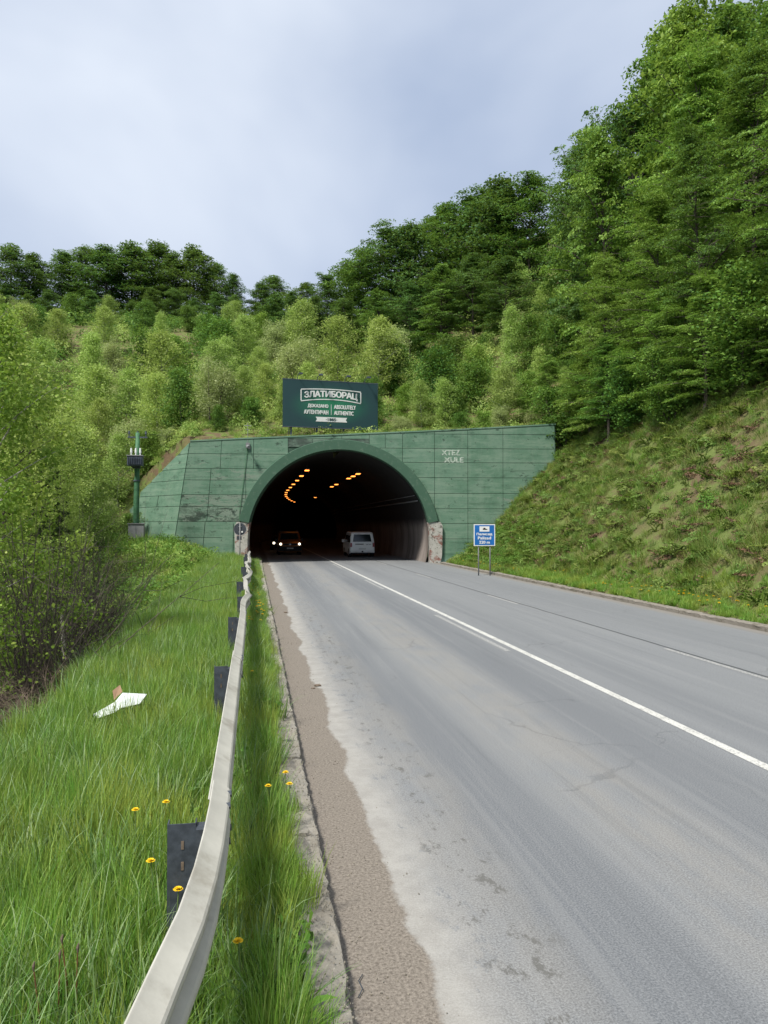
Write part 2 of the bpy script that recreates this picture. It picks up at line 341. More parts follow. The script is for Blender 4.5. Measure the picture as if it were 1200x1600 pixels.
def mk_lining():
    t = NT('sooty_tunnel_lining'); p = t.geo(); o = t.xyz(p); n = t.noise(1.5, 6, .7, p); st = t.noise(1.0, 6, .7, p, sc=(1, .7, .12))
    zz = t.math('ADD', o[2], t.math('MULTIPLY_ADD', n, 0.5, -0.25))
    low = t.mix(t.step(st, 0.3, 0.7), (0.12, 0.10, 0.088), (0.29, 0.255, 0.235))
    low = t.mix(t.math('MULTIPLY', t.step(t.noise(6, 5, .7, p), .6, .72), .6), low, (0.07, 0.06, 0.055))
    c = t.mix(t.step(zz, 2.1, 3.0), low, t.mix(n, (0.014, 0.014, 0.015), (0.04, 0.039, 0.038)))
    t.col(c).set(0.85, 0, .2); return t.m
MAT['lining'] = mk_lining()
def mk_chevron(flip):
    t = NT('red_white_pier_paint' + ('_mirrored' if flip else '')); p = t.geo(); o = t.xyz(p)
    a = t.math('ADD', o[2], t.math('MULTIPLY', o[0], -0.9 if flip else 0.9)); a = t.math('ADD', a, t.math('MULTIPLY_ADD', t.noise(3, 4, .6, p), .14, -.07))
    w = t.math('FRACT', t.math('MULTIPLY', a, 0.62)); red = t.math('MULTIPLY', t.step(w, 0.46, 0.50), t.math('SUBTRACT', 1.0, t.step(w, 0.88, 0.92)))
    wear = t.step(t.noise(2.6, 6, .75, p), 0.42, 0.58)
    c = t.mix(t.math('MULTIPLY', red, wear), t.mix(t.noise(4, 5, .7, p), (0.22, 0.215, 0.19), (0.50, 0.49, 0.455)), (0.21, 0.10, 0.08))
    c = t.mix(t.step(t.noise(5, 6, .8, p, loc=(3, 1, 6)), .54, .62), c, (0.09, 0.085, 0.07))
    t.col(c).set(.8); t.bump(t.noise(9, 5, .8, p), .8, .03); return t.m
MAT['chev_l'] = mk_chevron(True); MAT['chev_r'] = mk_chevron(False)
MAT['galv'] = plain('pale_coated_rail_steel', (0.43, 0.42, 0.375), 0.55, 0.0, 0.10, 3, 0.35, dirt=(0.25, 0.23, 0.19))
MAT['post'] = plain('dark_galvanised_post', (0.055, 0.065, 0.08), 0.6, 0.2, 0.3, 12)
MAT['pole_green'] = plain('green_pole_paint', (0.05, 0.14, 0.07), 0.6, 0, 0.3, 4)
MAT['grey_metal'] = plain('grey_cabinet_metal', (0.20, 0.205, 0.21), 0.55, 0.1, 0.12, 4)
MAT['dark_metal'] = plain('dark_transformer_metal', (0.07, 0.085, 0.11), 0.5, 0.1, 0.25, 4)
MAT['porcelain'] = plain('white_porcelain', (0.7, 0.72, 0.72), 0.3, 0, 0.05, 4)
MAT['white'] = plain('white_print', (0.62, 0.63, 0.62), 0.6, 0, 0.06, 5)
MAT['blue'] = plain('blue_sign_sheet', (0.012, 0.115, 0.36), 0.45, 0, 0.10, 3)
MAT['black'] = plain('black_rubber', (0.012, 0.012, 0.013), 0.8, 0, 0.2, 8)
MAT['silver'] = plain('silver_rim', (0.35, 0.35, 0.36), 0.35, 0.7, 0.1, 8)
MAT['sign_back'] = plain('dark_sign_back', (0.05, 0.058, 0.07), 0.6, 0.2, 0.2, 5)
MAT['glass'] = plain('dark_window_glass', (0.012, 0.02, 0.022), 0.08, 0, 0.1, 3, 0.5)
MAT['vanwhite'] = plain('white_van_paint', (0.82, 0.83, 0.82), 0.3, 0, 0.03, 2, 0.5)
MAT['car_lamp_tinted'] = plain('lamp_tinted_car_paint', (0.30, 0.115, 0.03), 0.28, 0.3, 0.05, 2, 0.5)  # orange glow of the tunnel lamps is painted into the body colour
MAT['cardark'] = plain('dark_car_paint', (0.03, 0.035, 0.05), 0.3, 0.2, 0.1, 2, 0.5)
MAT['bumper'] = plain('black_bumper_plastic', (0.02, 0.022, 0.026), 0.6, 0, 0.15, 6)
MAT['red_lens'] = plain('red_lens', (0.22, 0.012, 0.012), 0.25, 0, 0.1, 6, .5)
MAT['headlight'] = emit('lit_headlight', (1, 0.86, 0.62), 5.0)
MAT['sodium'] = emit('lit_sodium_lamp', (1.0, 0.30, 0.05), 2.8)
MAT['bark'] = plain('grey_brown_bark', (0.085, 0.072, 0.06), 0.95, 0, 0.45, 9)
MAT['birchbark'] = plain('pale_birch_bark', (0.30, 0.29, 0.26), 0.9, 0, 0.4, 7, dirt=(0.08, 0.075, 0.065))
MAT['twig'] = plain('dead_twig_bark', (0.13, 0.10, 0.075), 0.95, 0, 0.4, 9)
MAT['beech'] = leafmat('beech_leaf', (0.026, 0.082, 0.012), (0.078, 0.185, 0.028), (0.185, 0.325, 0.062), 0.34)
MAT['beech_light'] = leafmat('light_green_beech_leaf', (0.06, 0.145, 0.018), (0.15, 0.285, 0.042), (0.285, 0.43, 0.09), 0.36)  # lighter yellow-green beech variant, leaf colour varied from tree to tree
MAT['beech_dark'] = leafmat('dark_green_beech_leaf', (0.032, 0.086, 0.018), (0.066, 0.155, 0.032), (0.125, 0.235, 0.05), 0.30)  # darker green beech variant, the leaf's own tone
MAT['young'] = leafmat('young_leaf', (0.23, 0.34, 0.075), (0.335, 0.46, 0.115), (0.46, 0.57, 0.185), 0.45, 0.12)
MAT['willow'] = leafmat('willow_leaf', (0.26, 0.32, 0.12), (0.35, 0.42, 0.17), (0.46, 0.52, 0.26), 0.40, 0.1)
MAT['aspen'] = leafmat('aspen_leaf', (0.11, 0.205, 0.024), (0.195, 0.315, 0.044), (0.315, 0.44, 0.085), 0.45, 0.14)
MAT['pine'] = leafmat('pine_needle', (0.018, 0.035, 0.014), (0.03, 0.055, 0.020), (0.05, 0.08, 0.030), 0.15)
MAT['grass'] = leafmat('grass_blade', (0.11, 0.225, 0.028), (0.185, 0.34, 0.05), (0.31, 0.45, 0.12), 0.42, 0.2, 0.45, patch=(0.33, 0.38, 0.07))
MAT['grass_blue'] = leafmat('grass_blade_bluish', (0.06, 0.14, 0.035), (0.13, 0.24, 0.075), (0.26, 0.36, 0.17), 0.35, 0.1, 0.4)
MAT['drygrass'] = leafmat('straw_grass', (0.12, 0.13, 0.035), (0.21, 0.22, 0.07), (0.34, 0.33, 0.14), 0.35, 0.1)
MAT['weed'] = leafmat('broad_weed_leaf', (0.07, 0.155, 0.024), (0.115, 0.24, 0.038), (0.18, 0.32, 0.06), 0.4, 0.1)
MAT['fern'] = leafmat('slope_fern', (0.095, 0.155, 0.034), (0.165, 0.245, 0.055), (0.25, 0.33, 0.09), 0.38, 0.25)
MAT['litter'] = leafmat('dead_leaf', (0.055, 0.030, 0.016), (0.11, 0.062, 0.035), (0.19, 0.125, 0.075), 0.1, 0.1)
MAT['yellow'] = plain('dandelion_petal', (0.75, 0.50, 0.01), 0.7, 0, 0.12, 60)
MAT['stem'] = plain('green_stem', (0.13, 0.19, 0.06), 0.7, 0, 0.2, 30)
MAT['redstem'] = plain('rusty_dry_stem', (0.16, 0.075, 0.035), 0.8, 0, 0.3, 30)
MAT['board'] = None

# ------------------------------------------------------------------ ground, road, kerbs
def lines(*seg):
    out = []
    for a, b, s in seg: out += list(np.arange(a, b - 1e-6, s))
    return np.array(out + [seg[-1][1]])
gx = lines((-420, -120, 50), (-120, -40, 5), (-40, -12, 1.4), (-12, -2.4, 0.45), (-2.4, 0.36, 0.276), (0.36, 0.37, 0.01), (0.37, 12.0, 0.97), (12.0, 23.0, 0.5), (23, 60, 1.8), (60, 150, 6), (150, 450, 50))
gy = lines((-200, -20, 30), (-20, 0, 2), (0, 44, 0.6), (44, 62, 0.4), (62, 120, 2), (120, 190, 4), (190, 300, 20), (300, 700, 80))
GX, GY = np.meshgrid(gx, gy); GZ = terr(GX, GY); nx, ny = len(gx), len(gy)
idx = np.arange(nx * ny).reshape(ny, nx)
F = np.stack([idx[:-1, :-1], idx[:-1, 1:], idx[1:, 1:], idx[1:, :-1]], -1).reshape(-1, 4)
cxm = (GX[:-1, :-1] + GX[:-1, 1:]).ravel() / 2; cym = (GY[:-1, :-1] + GY[1:, :-1]).ravel() / 2
zr = np.abs(GZ[1:, :-1] - GZ[:-1, :-1]).ravel() + np.abs(GZ[1:, 1:] - GZ[:-1, 1:]).ravel()
ytun = yportal(cxm)
kill = (cxm > -1.4) & (cxm < 12.6) & (cym > ytun - 0.5) & (cym < ytun + 1.8) & ((zr > 1.5) | (np.abs(GZ[:-1, :-1].ravel()) < 2))
ground = link('ground', fast_mesh('ground', np.stack([GX, GY, GZ], -1).reshape(-1, 3), F[~kill], smooth=False), MAT['ground']); tag(ground, kind='structure')

ys = list(np.arange(-60, 86, 4.0)) + list(np.arange(86, 270, 4.0))
def sheet(name, x0, x1, ylist, z, mat, cols=1):
    xs = np.linspace(x0, x1, cols + 1); V = []
    for y in ylist: V += [(x + float(bend(y)), y, z) for x in xs]
    n = cols + 1; Fq = [(i * n + k, i * n + k + 1, (i + 1) * n + k + 1, (i + 1) * n + k) for i in range(len(ylist) - 1) for k in range(cols)]
    return link(name, fast_mesh(name, V, Fq), mat)
road = tag(sheet('road', XK - 0.1, XR + 0.1, ys, 0.0, MAT['road'], 6), kind='structure')
rootmark = sheet('centre_line', XC - 0.065, XC + 0.065, ys, 0.004, MAT['paint']); rootmark.parent = road
for a, b in ((14.6, 20.8), (29.5, 34.5), (44, 49)):
    o = sheet('old_line_dash', XC - 0.31, XC - 0.20, [a, b], 0.004, MAT['faint']); o.parent = road
for a in (-12, 0.0, 11.2, 23.2, 35.4, 47.4):
    o = sheet('lane_dash', XD - 0.06, XD + 0.05, [a, a + 3.2], 0.004, MAT['faint']); o.parent = road

def kerb_mesh(name, w, h, L, seed, chip):
    r = np.random.default_rng(seed); nu, nl = 9, 11
    prof = [(0, -0.15), (0, h * .45), (0.0, h * .86), (w * .06, h * .98), (w * .3, h), (w * .55, h), (w * .8, h), (w, h * .97), (w, -0.15)]
    V = []
    for i in range(nl):
        for k, (a, z) in enumerate(prof):
            c = chip * r.random() ** 3 if 1 < k < 8 else 0
            V.append((-a - (c * 0.6 if k < 4 else -c * .2) + r.normal(0, chip * .08), i / (nl - 1) * (L - 0.015), z - c * (1 if k in (2, 3, 4) else .5)))
    n = nu; Fq = [(i * n + k, (i + 1) * n + k, (i + 1) * n + k + 1, i * n + k + 1) for i in range(nl - 1) for k in range(n - 1)]
    mb = MB().add(V, Fq + [tuple(range(n)), tuple(range((nl - 1) * n, nl * n))[::-1]]); return mb.mesh(name)
rnd = random.Random(5)
kl = empty('kerb', (XK, 0, 0)); tag(kl, kind='structure')
kv = [kerb_mesh('kerb_stone', 0.24, 0.12, 1.0, 40 + i, 0.05) for i in range(5)]
for y in range(-8, 49):
    o = link('kerb_stone', kv[rnd.randrange(5)], MAT['kerb'], kl); o.location = (rnd.uniform(-.012, .006), y, rnd.uniform(-.02, .004)); o.rotation_euler = (0, rnd.uniform(-.03, .03), rnd.uniform(-.008, .008))
kr = empty('kerb', (XR, 0, 0)); tag(kr, kind='structure')
kv2 = [kerb_mesh('kerb_stone', -0.26, 0.13, 1.0, 60 + i, 0.035) for i in range(5)]
for y in range(-8, 48):
    o = link('kerb_stone', kv2[rnd.randrange(5)], MAT['kerb_right'], kr); o.location = (rnd.uniform(-.012, .012), y, rnd.uniform(-.02, .01)); o.rotation_euler = (0, rnd.uniform(-.02, .02), rnd.uniform(-.012, .012))

# ------------------------------------------------------------------ tunnel portal
portal = empty('tunnel_portal', (XT, YP, 0), 0, 'weathered green concrete tunnel portal with a round arch and wing wall', 'tunnel portal')
PINV = Matrix.Translation((-XT, -YP, 0))
def pbuild(mb, name, mat, parent=None, smooth=False):
    o = mb.build(name, mat, parent or portal, smooth); o.data.transform(PINV) if parent is None else None
    return o
topline = [px_wall(297, 690), px_wall(385, 686), px_wall(560, 679), px_wall(700, 673), px_wall(868, 664)]
def ztop(u): return float(np.interp(u, [q[0] for q in topline], [q[1] for q in topline]))
ubl = px_wall(272, 850)
def lean(u, z):
    """joints on the left part lean with the battered end of the wall"""
    if u >= -RO: return u
    k = (u + RO) / (UA + RO); return u + k * (ubl[0] - UA) * (ZA - z) / (ZA - ubl[1])
RM = (RI + RO) / 2
def archz(u, r=RM): return ZC + math.sqrt(max(0, r * r - u * u)) if abs(u) < r else -1
def cell(u0, u1, z0, z1, gap):
    """outline of one panel, cut by the arch and the top edge"""
    u0 += gap; u1 -= gap; z0 += gap; z1 -= gap
    if u1 <= u0 or z1 <= z0: return None
    side = max(abs(u0), abs(u1)) > RM * 0.995 or abs((u0 + u1) / 2) > RM * 0.8
    if u1 < 0.2 and side or u0 > -0.2 and side:
        L, Rr = [], []
        for i in range(9):
            z = z0 + (z1 - z0) * i / 8
            h = math.sqrt(max(0, RM * RM - (z - ZC) ** 2)) if z > ZC else RM
            a, b = u0, u1
            if (u0 + u1) < 0: b = min(b, -h)
            else: a = max(a, h)
            if b - a > 0.01: L.append((a, z)); Rr.append((b, z))
        if len(L) < 2: return None
        P = L + Rr[::-1]
    else:
        B, T = [], []
        for i in range(13):
            u = u0 + (u1 - u0) * i / 12; zb = max(z0, archz(u)); zt = min(z1, ztop(u) - gap)
            if zt - zb > 0.01: B.append((u, zb)); T.append((u, zt))
        if len(B) < 2: return None
        P = B + T[::-1]
    P = [(lean(u, min(z, ztop(u))), min(z, ztop(u))) for u, z in P]
    a = abs(sum(P[i][0] * P[(i + 1) % len(P)][1] - P[(i + 1) % len(P)][0] * P[i][1] for i in range(len(P)))) / 2
    return P if a > 0.03 else None
def panel(P, name='wall_panel', col=(0.3, 0.3, 0, 1), d1=0.0, mat='wall'):
    o = pbuild(MB().prism(P, lambda q, d: wp(q[0], q[1], d), -0.09, d1), name, MAT[mat]); o.color = col; return o
def zr_(py, px=330): return px_wall(px, py)[1]
def ur_(px, py=760): return px_wall(px, py)[0]
# backing wall (recessed joints)
bk = MB()
for (a, b) in [(UA, -RO), (-RO, -3.5), (-3.5, 0), (0, 3.5), (3.5, RO), (RO, 10), (10, UR)]:
    for (c, d) in [(-0.6, 2.5), (2.5, 5), (5, 10.5)]:
        P = cell(a, b, c, d, 0)
        if P: bk.prism(P, lambda q, dd: wp(q[0], q[1], dd), -0.75, -0.045)
pbuild(bk, 'backing_wall', MAT['wall_back'])
G = 0.014
zl = [-0.4, zr_(840), zr_(815), zr_(791), zr_(773), zr_(750), zr_(732), zr_(709), 10.5]
rp_ = random.Random(3)
for i in range(8):
    if i >= 6: cols = [UA, ur_(346), ur_(396), ur_(450)]
    elif i >= 2: cols = [UA, ur_(333), ur_(384), 0.0]
    else: cols = [UA, ur_(331), ur_(357), -RM + 0.02]
    for a, b in zip(cols[:-1], cols[1:]):
        P = cell(a, b, zl[i], zl[i + 1], G)
        peel = {3: 1.0, 2: 1.05, 5: 0.85, 4: .4, 6: .45}.get(i, 0.15) + rp_.uniform(-.15, .15)
        grime = {3: .75, 2: 1.0, 6: .6, 5: .5, 4: .25}.get(i, 0.1)
        if P: panel(P, col=(max(0, peel), grime, 0, 1))
for a, b in ((450, 488), (488, 534), (534, 577)):      # dark panels over the crown
    P = cell(ur_(a), ur_(b), zr_(699, 510), zr_(685.5, 510), G)
    if P: panel(P, col=(.3, .3, 1, 1))
for a, b in ((450, 534), (534, 577)):
    P = cell(ur_(a), ur_(b), zr_(685.5, 510), 10.5, G)
    if P: panel(P, col=(.2, .2, 0, 1))
zrr = [-0.5, zr_(842, 740), zr_(818, 740), zr_(795, 740), zr_(771, 740), zr_(746.5, 740), zr_(723, 740), zr_(701, 740), zr_(678.5, 740), 10.5]
for i in range(9):
    cols = [0.0 if i < 7 else ur_(577), ur_(629), ur_(679), ur_(731), ur_(786), UR - 0.05] if i < 8 else [ur_(577), ur_(679), ur_(731), ur_(786), UR - .05]
    if i == 7: cols = [ur_(577), ur_(602)] + cols[1:]
    for a, b in zip(cols[:-1], cols[1:]):
        P = cell(a, b, zrr[i], zrr[i + 1], G)
        if P: panel(P, col=(rp_.uniform(.25, .65) if i in (2, 3, 6) else rp_.uniform(0, .3), rp_.uniform(.3, .6) if i in (6, 7) else rp_.uniform(0, .3), 0, 1))
# coping
cp = MB()
for i in range(4):
    (u0, z0), (u1, z1) = topline[i], topline[i + 1]
    cp.prism([(u0, z0 + .002), (u1, z1 + .002), (u1, z1 + .09), (u0, z0 + .09)], lambda q, d: wp(q[0], q[1], d), -0.8, 0.035)
o = pbuild(cp, 'coping', MAT['wall']); o.color = (.4, .6, 0, 1)
# wing wall receding to the left
def wing(t, z, d=0.0):
    u_e = lean(UA, z); A = Vector(wp(u_e, z)); dr = Vector((WB[0] - WA[0], WB[1] - WA[1], 0)); nn = Vector((-dr.y, dr.x, 0)).normalized()
    if nn.y > 0: nn = -nn
    q = A + dr * t + nn * d; return (q.x, q.y, z)
zwt = lambda t: ZA - 0.03 - (ZA - 4.75) * t
wb = MB()
zz = [-0.4] + [zl[i] for i in range(1, 8)] + [10]
for t0, t1 in ((0, .5), (.5, 1)):
    P = [(t0, -0.4), (t1, -0.4), (t1, zwt(t1)), (t0, zwt(t0))]
    wb.prism(P, lambda q, d: wing(q[0], q[1], d), -0.6, -0.045)
pbuild(wb, 'wing_backing', MAT['wall_back'])
for i in range(8):
    for t0, t1 in ((0.012, .988),) if i % 3 else ((0.012, .52), (.532, .988)):
        P = []; z0 = zz[i] + G; N = 12
        B = []; T = []
        for k in range(N + 1):
            t = t0 + (t1 - t0) * k / N; zt = min(zz[i + 1] - G, zwt(t))
            if zt > z0 + .01: B.append((t, z0)); T.append((t, zt))
        if len(B) < 2: continue
        o = pbuild(MB().prism(B + T[::-1], lambda q, d: wing(q[0], q[1], d), -0.09, 0.0), 'wing_panel', MAT['wall']); o.color = (.25, .15, 0, 1)
P = [(1.0, -0.5), (1.32, -0.5), (1.32, 3.3), (1.16, 3.7), (1.0, 4.3)]
o = pbuild(MB().prism(P, lambda q, d: wing(q[0], q[1], d), -0.5, -0.02), 'wing_end', MAT['wall']); o.color = (.25, .2, 0, 1)
# arch ring, proud of the wall
rg = MB(); N = 56; a0 = math.asin((zr_(815.5, 380) - ZC) / RM)
sect = []
for k in range(N + 1):
    a = a0 + (math.pi - 2 * a0) * k / N; c, s = math.cos(a), math.sin(a)
    sect.append([wp(RI * c, ZC + RI * s, -1.0), wp(RI * c, ZC + RI * s, 0.26), wp(RI * c + .03 * c, ZC + (RI + .03) * s, 0.30), wp(RO * c - .03 * c, ZC + (RO - .03) * s, 0.30), wp(RO * c, ZC + RO * s, .26), wp(RO * c, ZC + RO * s, -0.1)])
V = [q for s_ in sect for q in s_]
rg.add(V, [(i * 6 + k, i * 6 + k + 1, (i + 1) * 6 + k + 1, (i + 1) * 6 + k) for i in range(N) for k in range(5)] + [tuple(range(6)), tuple(range(N * 6, N * 6 + 6))[::-1]])
pbuild(rg, 'arch_ring', MAT['ring'])
# striped piers under the ring
zp = zr_(815.5, 380)
def pier(sgn, mat):
    inn = [sgn * (math.sqrt(RI ** 2 - (z - ZC) ** 2) if z > ZC else RI) for z in (zp, 2.2, ZC)] ; ib = sgn * RI
    P = [(inn[0], zp), (inn[1], 2.2), (inn[2], ZC), (ib, -0.3), (sgn * (RO - .05), -0.3), (sgn * (RO + .12), 0.5), (sgn * (RO + .16), zp - .25), (sgn * (RO + .02), zp)]
    mb = MB().prism(P, lambda q, d: wp(q[0], q[1], d), -0.9, 0.24)
    return pbuild(mb, 'pier', mat)
pl_ = pier(-1, MAT['chev_l']); pr_ = pier(1, MAT['chev_r'])
pl_['label'] = 'peeling red and white striped pier left of the arch'; pr_['label'] = 'chipped red and white striped pier right of the arch'
dm = MB(); P = [(ur_(347), -0.3), (ur_(364), -0.3), (ur_(364.5), zr_(817, 355)), (ur_(347.5), zr_(817, 355))]
o = panel(P, 'service_door', (.1, .05, 0, 1), 0.05)
# tunnel lining swept along the bend
TY = [0.5, 4, 8, 12, 18, 24, 30, 36, 42, 48, 54, 60, 66, 72, 80, 90, 100, 110, 120, 130, 140, 150, 160, 170, 180, 190, 200, 210, 220]
ang = np.linspace(-0.27, math.pi + 0.27, 44); V = []
for t in TY:
    k = max(0, 1 - t / 12); b = float(bend(YP + t))
    for a in ang:
        u = RI * math.cos(a) * 1.0; x = XT + u; V.append((x + b, YP + t - math.tan(RP) * u * k, ZC + RI * math.sin(a)))
n = len(ang); lin = MB().add(V, [(i * n + k, i * n + k + 1, (i + 1) * n + k + 1, (i + 1) * n + k) for i in range(len(TY) - 1) for k in range(n - 1)] + [tuple(range((len(TY) - 1) * n, len(TY) * n))])  # last face is an added, unseen end cap that keeps daylight out
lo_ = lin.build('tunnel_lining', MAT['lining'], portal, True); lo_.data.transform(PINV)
for nm, x0, x1 in (('walkway', XR, XR + 0.6), ('walkway', -0.6, XK)):
    mb = MB(); V = []
    for t in TY[:20]:
        k = max(0, 1 - t / 12); b = float(bend(YP + t))
        for x, z in ((x0, -.05), (x0, .16), (x1, .16), (x1, -.05)): V.append((x + b, YP + t - math.tan(RP) * (x - XT) * k - .3, z))
    mb.add(V, [(i * 4 + k, i * 4 + k + 1, (i + 1) * 4 + k + 1, (i + 1) * 4 + k) for i in range(19) for k in range(3)] + [(0, 1, 2, 3)])
    o = mb.build(nm, MAT['kerb_right'], portal); o.data.transform(PINV)
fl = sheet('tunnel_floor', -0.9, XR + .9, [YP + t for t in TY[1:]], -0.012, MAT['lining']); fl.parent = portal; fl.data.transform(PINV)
# cable tray and inner hollow shapes along the right haunch
mb = MB()
for zc_, r_ in ((4.1, .05), (4.45, .03)):
    u = math.sqrt((RI - .08) ** 2 - (zc_ - ZC) ** 2)
    mb.tube([(XT + u + float(bend(YP + t)), YP + t + (0 if t > 2 else -0.4), zc_) for t in TY[:18]], r_, 6)
o = mb.build('cable_run', MAT['grey_metal'], portal); o.data.transform(PINV)
# lamps
def lamp(x, y, z, which, k):
    e = empty('tunnel_lamp', (x + float(bend(y)), y, z), 0, None, 'lamp', f'{which} row of tunnel lamps')
    e['label'] = f'glowing orange tunnel lamp, {NUM[k - 1]} inward in the {which} ceiling row'
    MB().box(-.20, .20, -.45, .45, .0, .10).build('housing', MAT['dark_metal'], e); MB().box(-.15, .15, -.38, .38, -.05, -.003).build('lens', MAT['sodium'], e)
    MB().box(-.03, .03, -.2, .2, .10, .35).build('bracket', MAT['dark_metal'], e)
for k, y in enumerate(np.arange(57.0, 138, 6.6)): lamp(3.85, float(y), 6.55, 'left', k + 1)
for k, y in enumerate((59.5, 62.5, 65.5, 75.5, 80.0, 112)): lamp(8.0, y, 6.5, 'right', k + 1)
# conduit with a small camera on the left face
cd = empty('surveillance_camera', wp(ur_(387), zr_(698, 387), .05), 0, 'small grey camera with dark cable on wall left of the arch', 'camera')
mb = MB(); pts = [px_wall(386, 692), px_wall(386.5, 705), px_wall(383, 735), px_wall(379, 765), px_wall(374.5, 800), px_wall(374, 812)]
mb.tube([wp(u, z, 0.05) for u, z in pts], .018, 6); o = mb.build('cable', MAT['pole_green'], cd); o.data.transform(Matrix.Translation(-cd.location))
MB().tube([(0, 0, 0), (0, -.35, -.02), (.02, -.55, -.08)], [.03, .03, .03], 6).disc((.04, -.62, -.08), (.3, -1, -.25), .11, .32, 12).build('camera_head', MAT['grey_metal'], cd)
MB().box(-.12, .12, -.1, 0.0, -.1, .25).build('junction_box', MAT['grey_metal'], cd)
MB().tube([(0, .05, .2), (0, .05, 1.55)], .02, 6).box(-.25, .25, .03, .07, 1.35, 1.39).box(-.15, .15, .03, .07, 1.1, 1.13).build('aerial', MAT['grey_metal'], cd)

# ------------------------------------------------------------------ lettering
def text_mesh(body, w, h, bold=0.0, depth=0.012, arc=None, space=1.0):
    cu = bpy.data.curves.new('t', 'FONT'); cu.body = body; cu.extrude = 0.01; cu.space_character = space; cu.resolution_u = 3
    ob = bpy.data.objects.new('t', cu); COL.objects.link(ob); dg = bpy.context.evaluated_depsgraph_get(); dg.update()
    me = bpy.data.meshes.new_from_object(ob.evaluated_get(dg)); bpy.data.objects.remove(ob); bpy.data.curves.remove(cu)
    n = len(me.vertices); co = np.zeros(n * 3); me.vertices.foreach_get('co', co); co = co.reshape(-1, 3)
    lo, hi = co.min(0), co.max(0)
    x = (co[:, 0] - (lo[0] + hi[0]) / 2) / (hi[0] - lo[0]) * w; z = (co[:, 1] - (lo[1] + hi[1]) / 2) / (hi[1] - lo[1]) * h
    y = -(co[:, 2] - lo[2]) / (hi[2] - lo[2] + 1e-9) * depth
    if arc: z = z + arc(x)
    x = x * (w - 2 * bold) / w; z = z * (h - 2 * bold * .6) / h
    me.vertices.foreach_set('co', np.stack([x, y, z], -1).ravel()); me.materials.clear(); me.update()
    if bold:                                             # heavier strokes: the same glyphs laid over each other, each a hair further out
        bm = bmesh.new()
        for k_, (ox, oz) in enumerate(((0, 0), (-bold, 0), (bold, 0), (0, bold * .6), (0, -bold * .6))):
            m2 = me.copy(); m2.transform(Matrix.Translation((ox, -.0012 * k_, oz))); bm.from_mesh(m2); bpy.data.meshes.remove(m2)
        bm.to_mesh(me); bm.free(); me.update()
    return me

# ------------------------------------------------------------------ billboard above the arch
c0 = at_y(442, 592, 52.6); c1 = at_y(441, 665.5, 52.6)
BW, BH = 6.75, float(c0[2] - c1[2])
bb = empty('billboard', (float(c0[0]), 52.6, float(c1[2])), math.radians(7.4), 'dark green billboard with white Cyrillic and English lettering above the arch', 'billboard')
def mk_board():
    t = NT('billboard_print'); o = t.xyz(t.obj())
    dx = t.math('DIVIDE', t.math('SUBTRACT', o[0], BW * .5), 2.6); dz = t.math('DIVIDE', t.math('SUBTRACT', o[2], BH * .48), 1.25)
    r = t.math('SQRT', t.math('ADD', t.math('MULTIPLY', dx, dx), t.math('MULTIPLY', dz, dz)))
    c = t.mix(t.step(r, 0.05, 1.25), (0.022, 0.165, 0.085), (0.018, 0.050, 0.055)); t.col(c).set(.5, 0, .3); return t.m
MAT['board'] = mk_board()
MB().box(0, BW, 0, .10, 0, BH).build('panel', MAT['board'], bb)
fr = MB().box(-.03, BW + .03, -.01, .13, -.05, -.002).box(-.03, BW + .03, -.01, .13, BH + .002, BH + .05); fr.build('frame', MAT['dark_metal'], bb)
for x in (.6, 2.4, 4.3, 6.2):
    h0 = tz(c0[0] + x, 53.2) - float(c1[2]) - .4
    MB().box(x - .06, x + .06, .14, .28, h0, BH * .9).build('leg', MAT['dark_metal'], bb)
    h0 = h0 + .2
    MB().tube([(x, .22, h0), (x, 1.2, h0 + .1), (x, .26, BH * .7)], .035, 6).build('brace', MAT['dark_metal'], bb)
for x in (1.0, 2.4, 4.35, 5.8):
    MB().tube([(x, .05, BH + .05), (x, -.05, BH + .28), (x + .12, -.5, BH + .34)], .022, 6).box(x + .0, x + .26, -.66, -.46, BH + .28, BH + .38).build('spotlight', MAT['dark_metal'], bb)
def on_board(me, x, z, name, mat):
    o = link(name, me, mat, bb); o.location = (x, -.004, z); return o
arc = lambda x: -0.035 * x ** 2
cxb = BW * .500
on_board(text_mesh('ЗЛАТИБОРАЦ', 3.8, .54, .03, arc=arc, space=.92), cxb, BH * .715, 'lettering', MAT['white'])
# outlined, arched name frame
mb = MB()
def strip(f0, f1, xs, w):
    for a, b in zip(xs[:-1], xs[1:]):
        mb.add([(a, -.012, f0(a)), (b, -.012, f0(b)), (b, -.012, f1(b)), (a, -.012, f1(a)), (a, 0, f0(a)), (b, 0, f0(b)), (b, 0, f1(b)), (a, 0, f1(a))], [(0, 1, 2, 3), (0, 4, 5, 1), (3, 2, 6, 7), (0, 3, 7, 4), (1, 5, 6, 2)])
xs = np.linspace(-2.12, 2.12, 17); t1 = lambda x: .40 + arc(x) * .55; b1 = lambda x: -.37 + arc(x) * 1.2
strip(lambda x: t1(x) - .065, t1, xs, 0); strip(lambda x: b1(x), lambda x: b1(x) + .065, xs, 0)
for s in (-1, 1): strip(lambda x: b1(x) + .066, lambda x: t1(x) - .066, [s * 2.12 - .035, s * 2.12 + .035], 0)
o = mb.build('name_frame', MAT['white'], bb); o.location = (cxb, -.004, BH * .715)
for body, x, z, w in (('ДОКАЗАНО', cxb - .93, .455, 1.45), ('ABSOLUTELY', cxb + .98, .455, 1.58), ('АУТЕНТИЧАН', cxb - 1.06, .325, 1.72), ('AUTHENTIC', cxb + .90, .325, 1.42)):
    on_board(text_mesh(body, w, .29, .014), x, BH * z, 'lettering', MAT['white'])
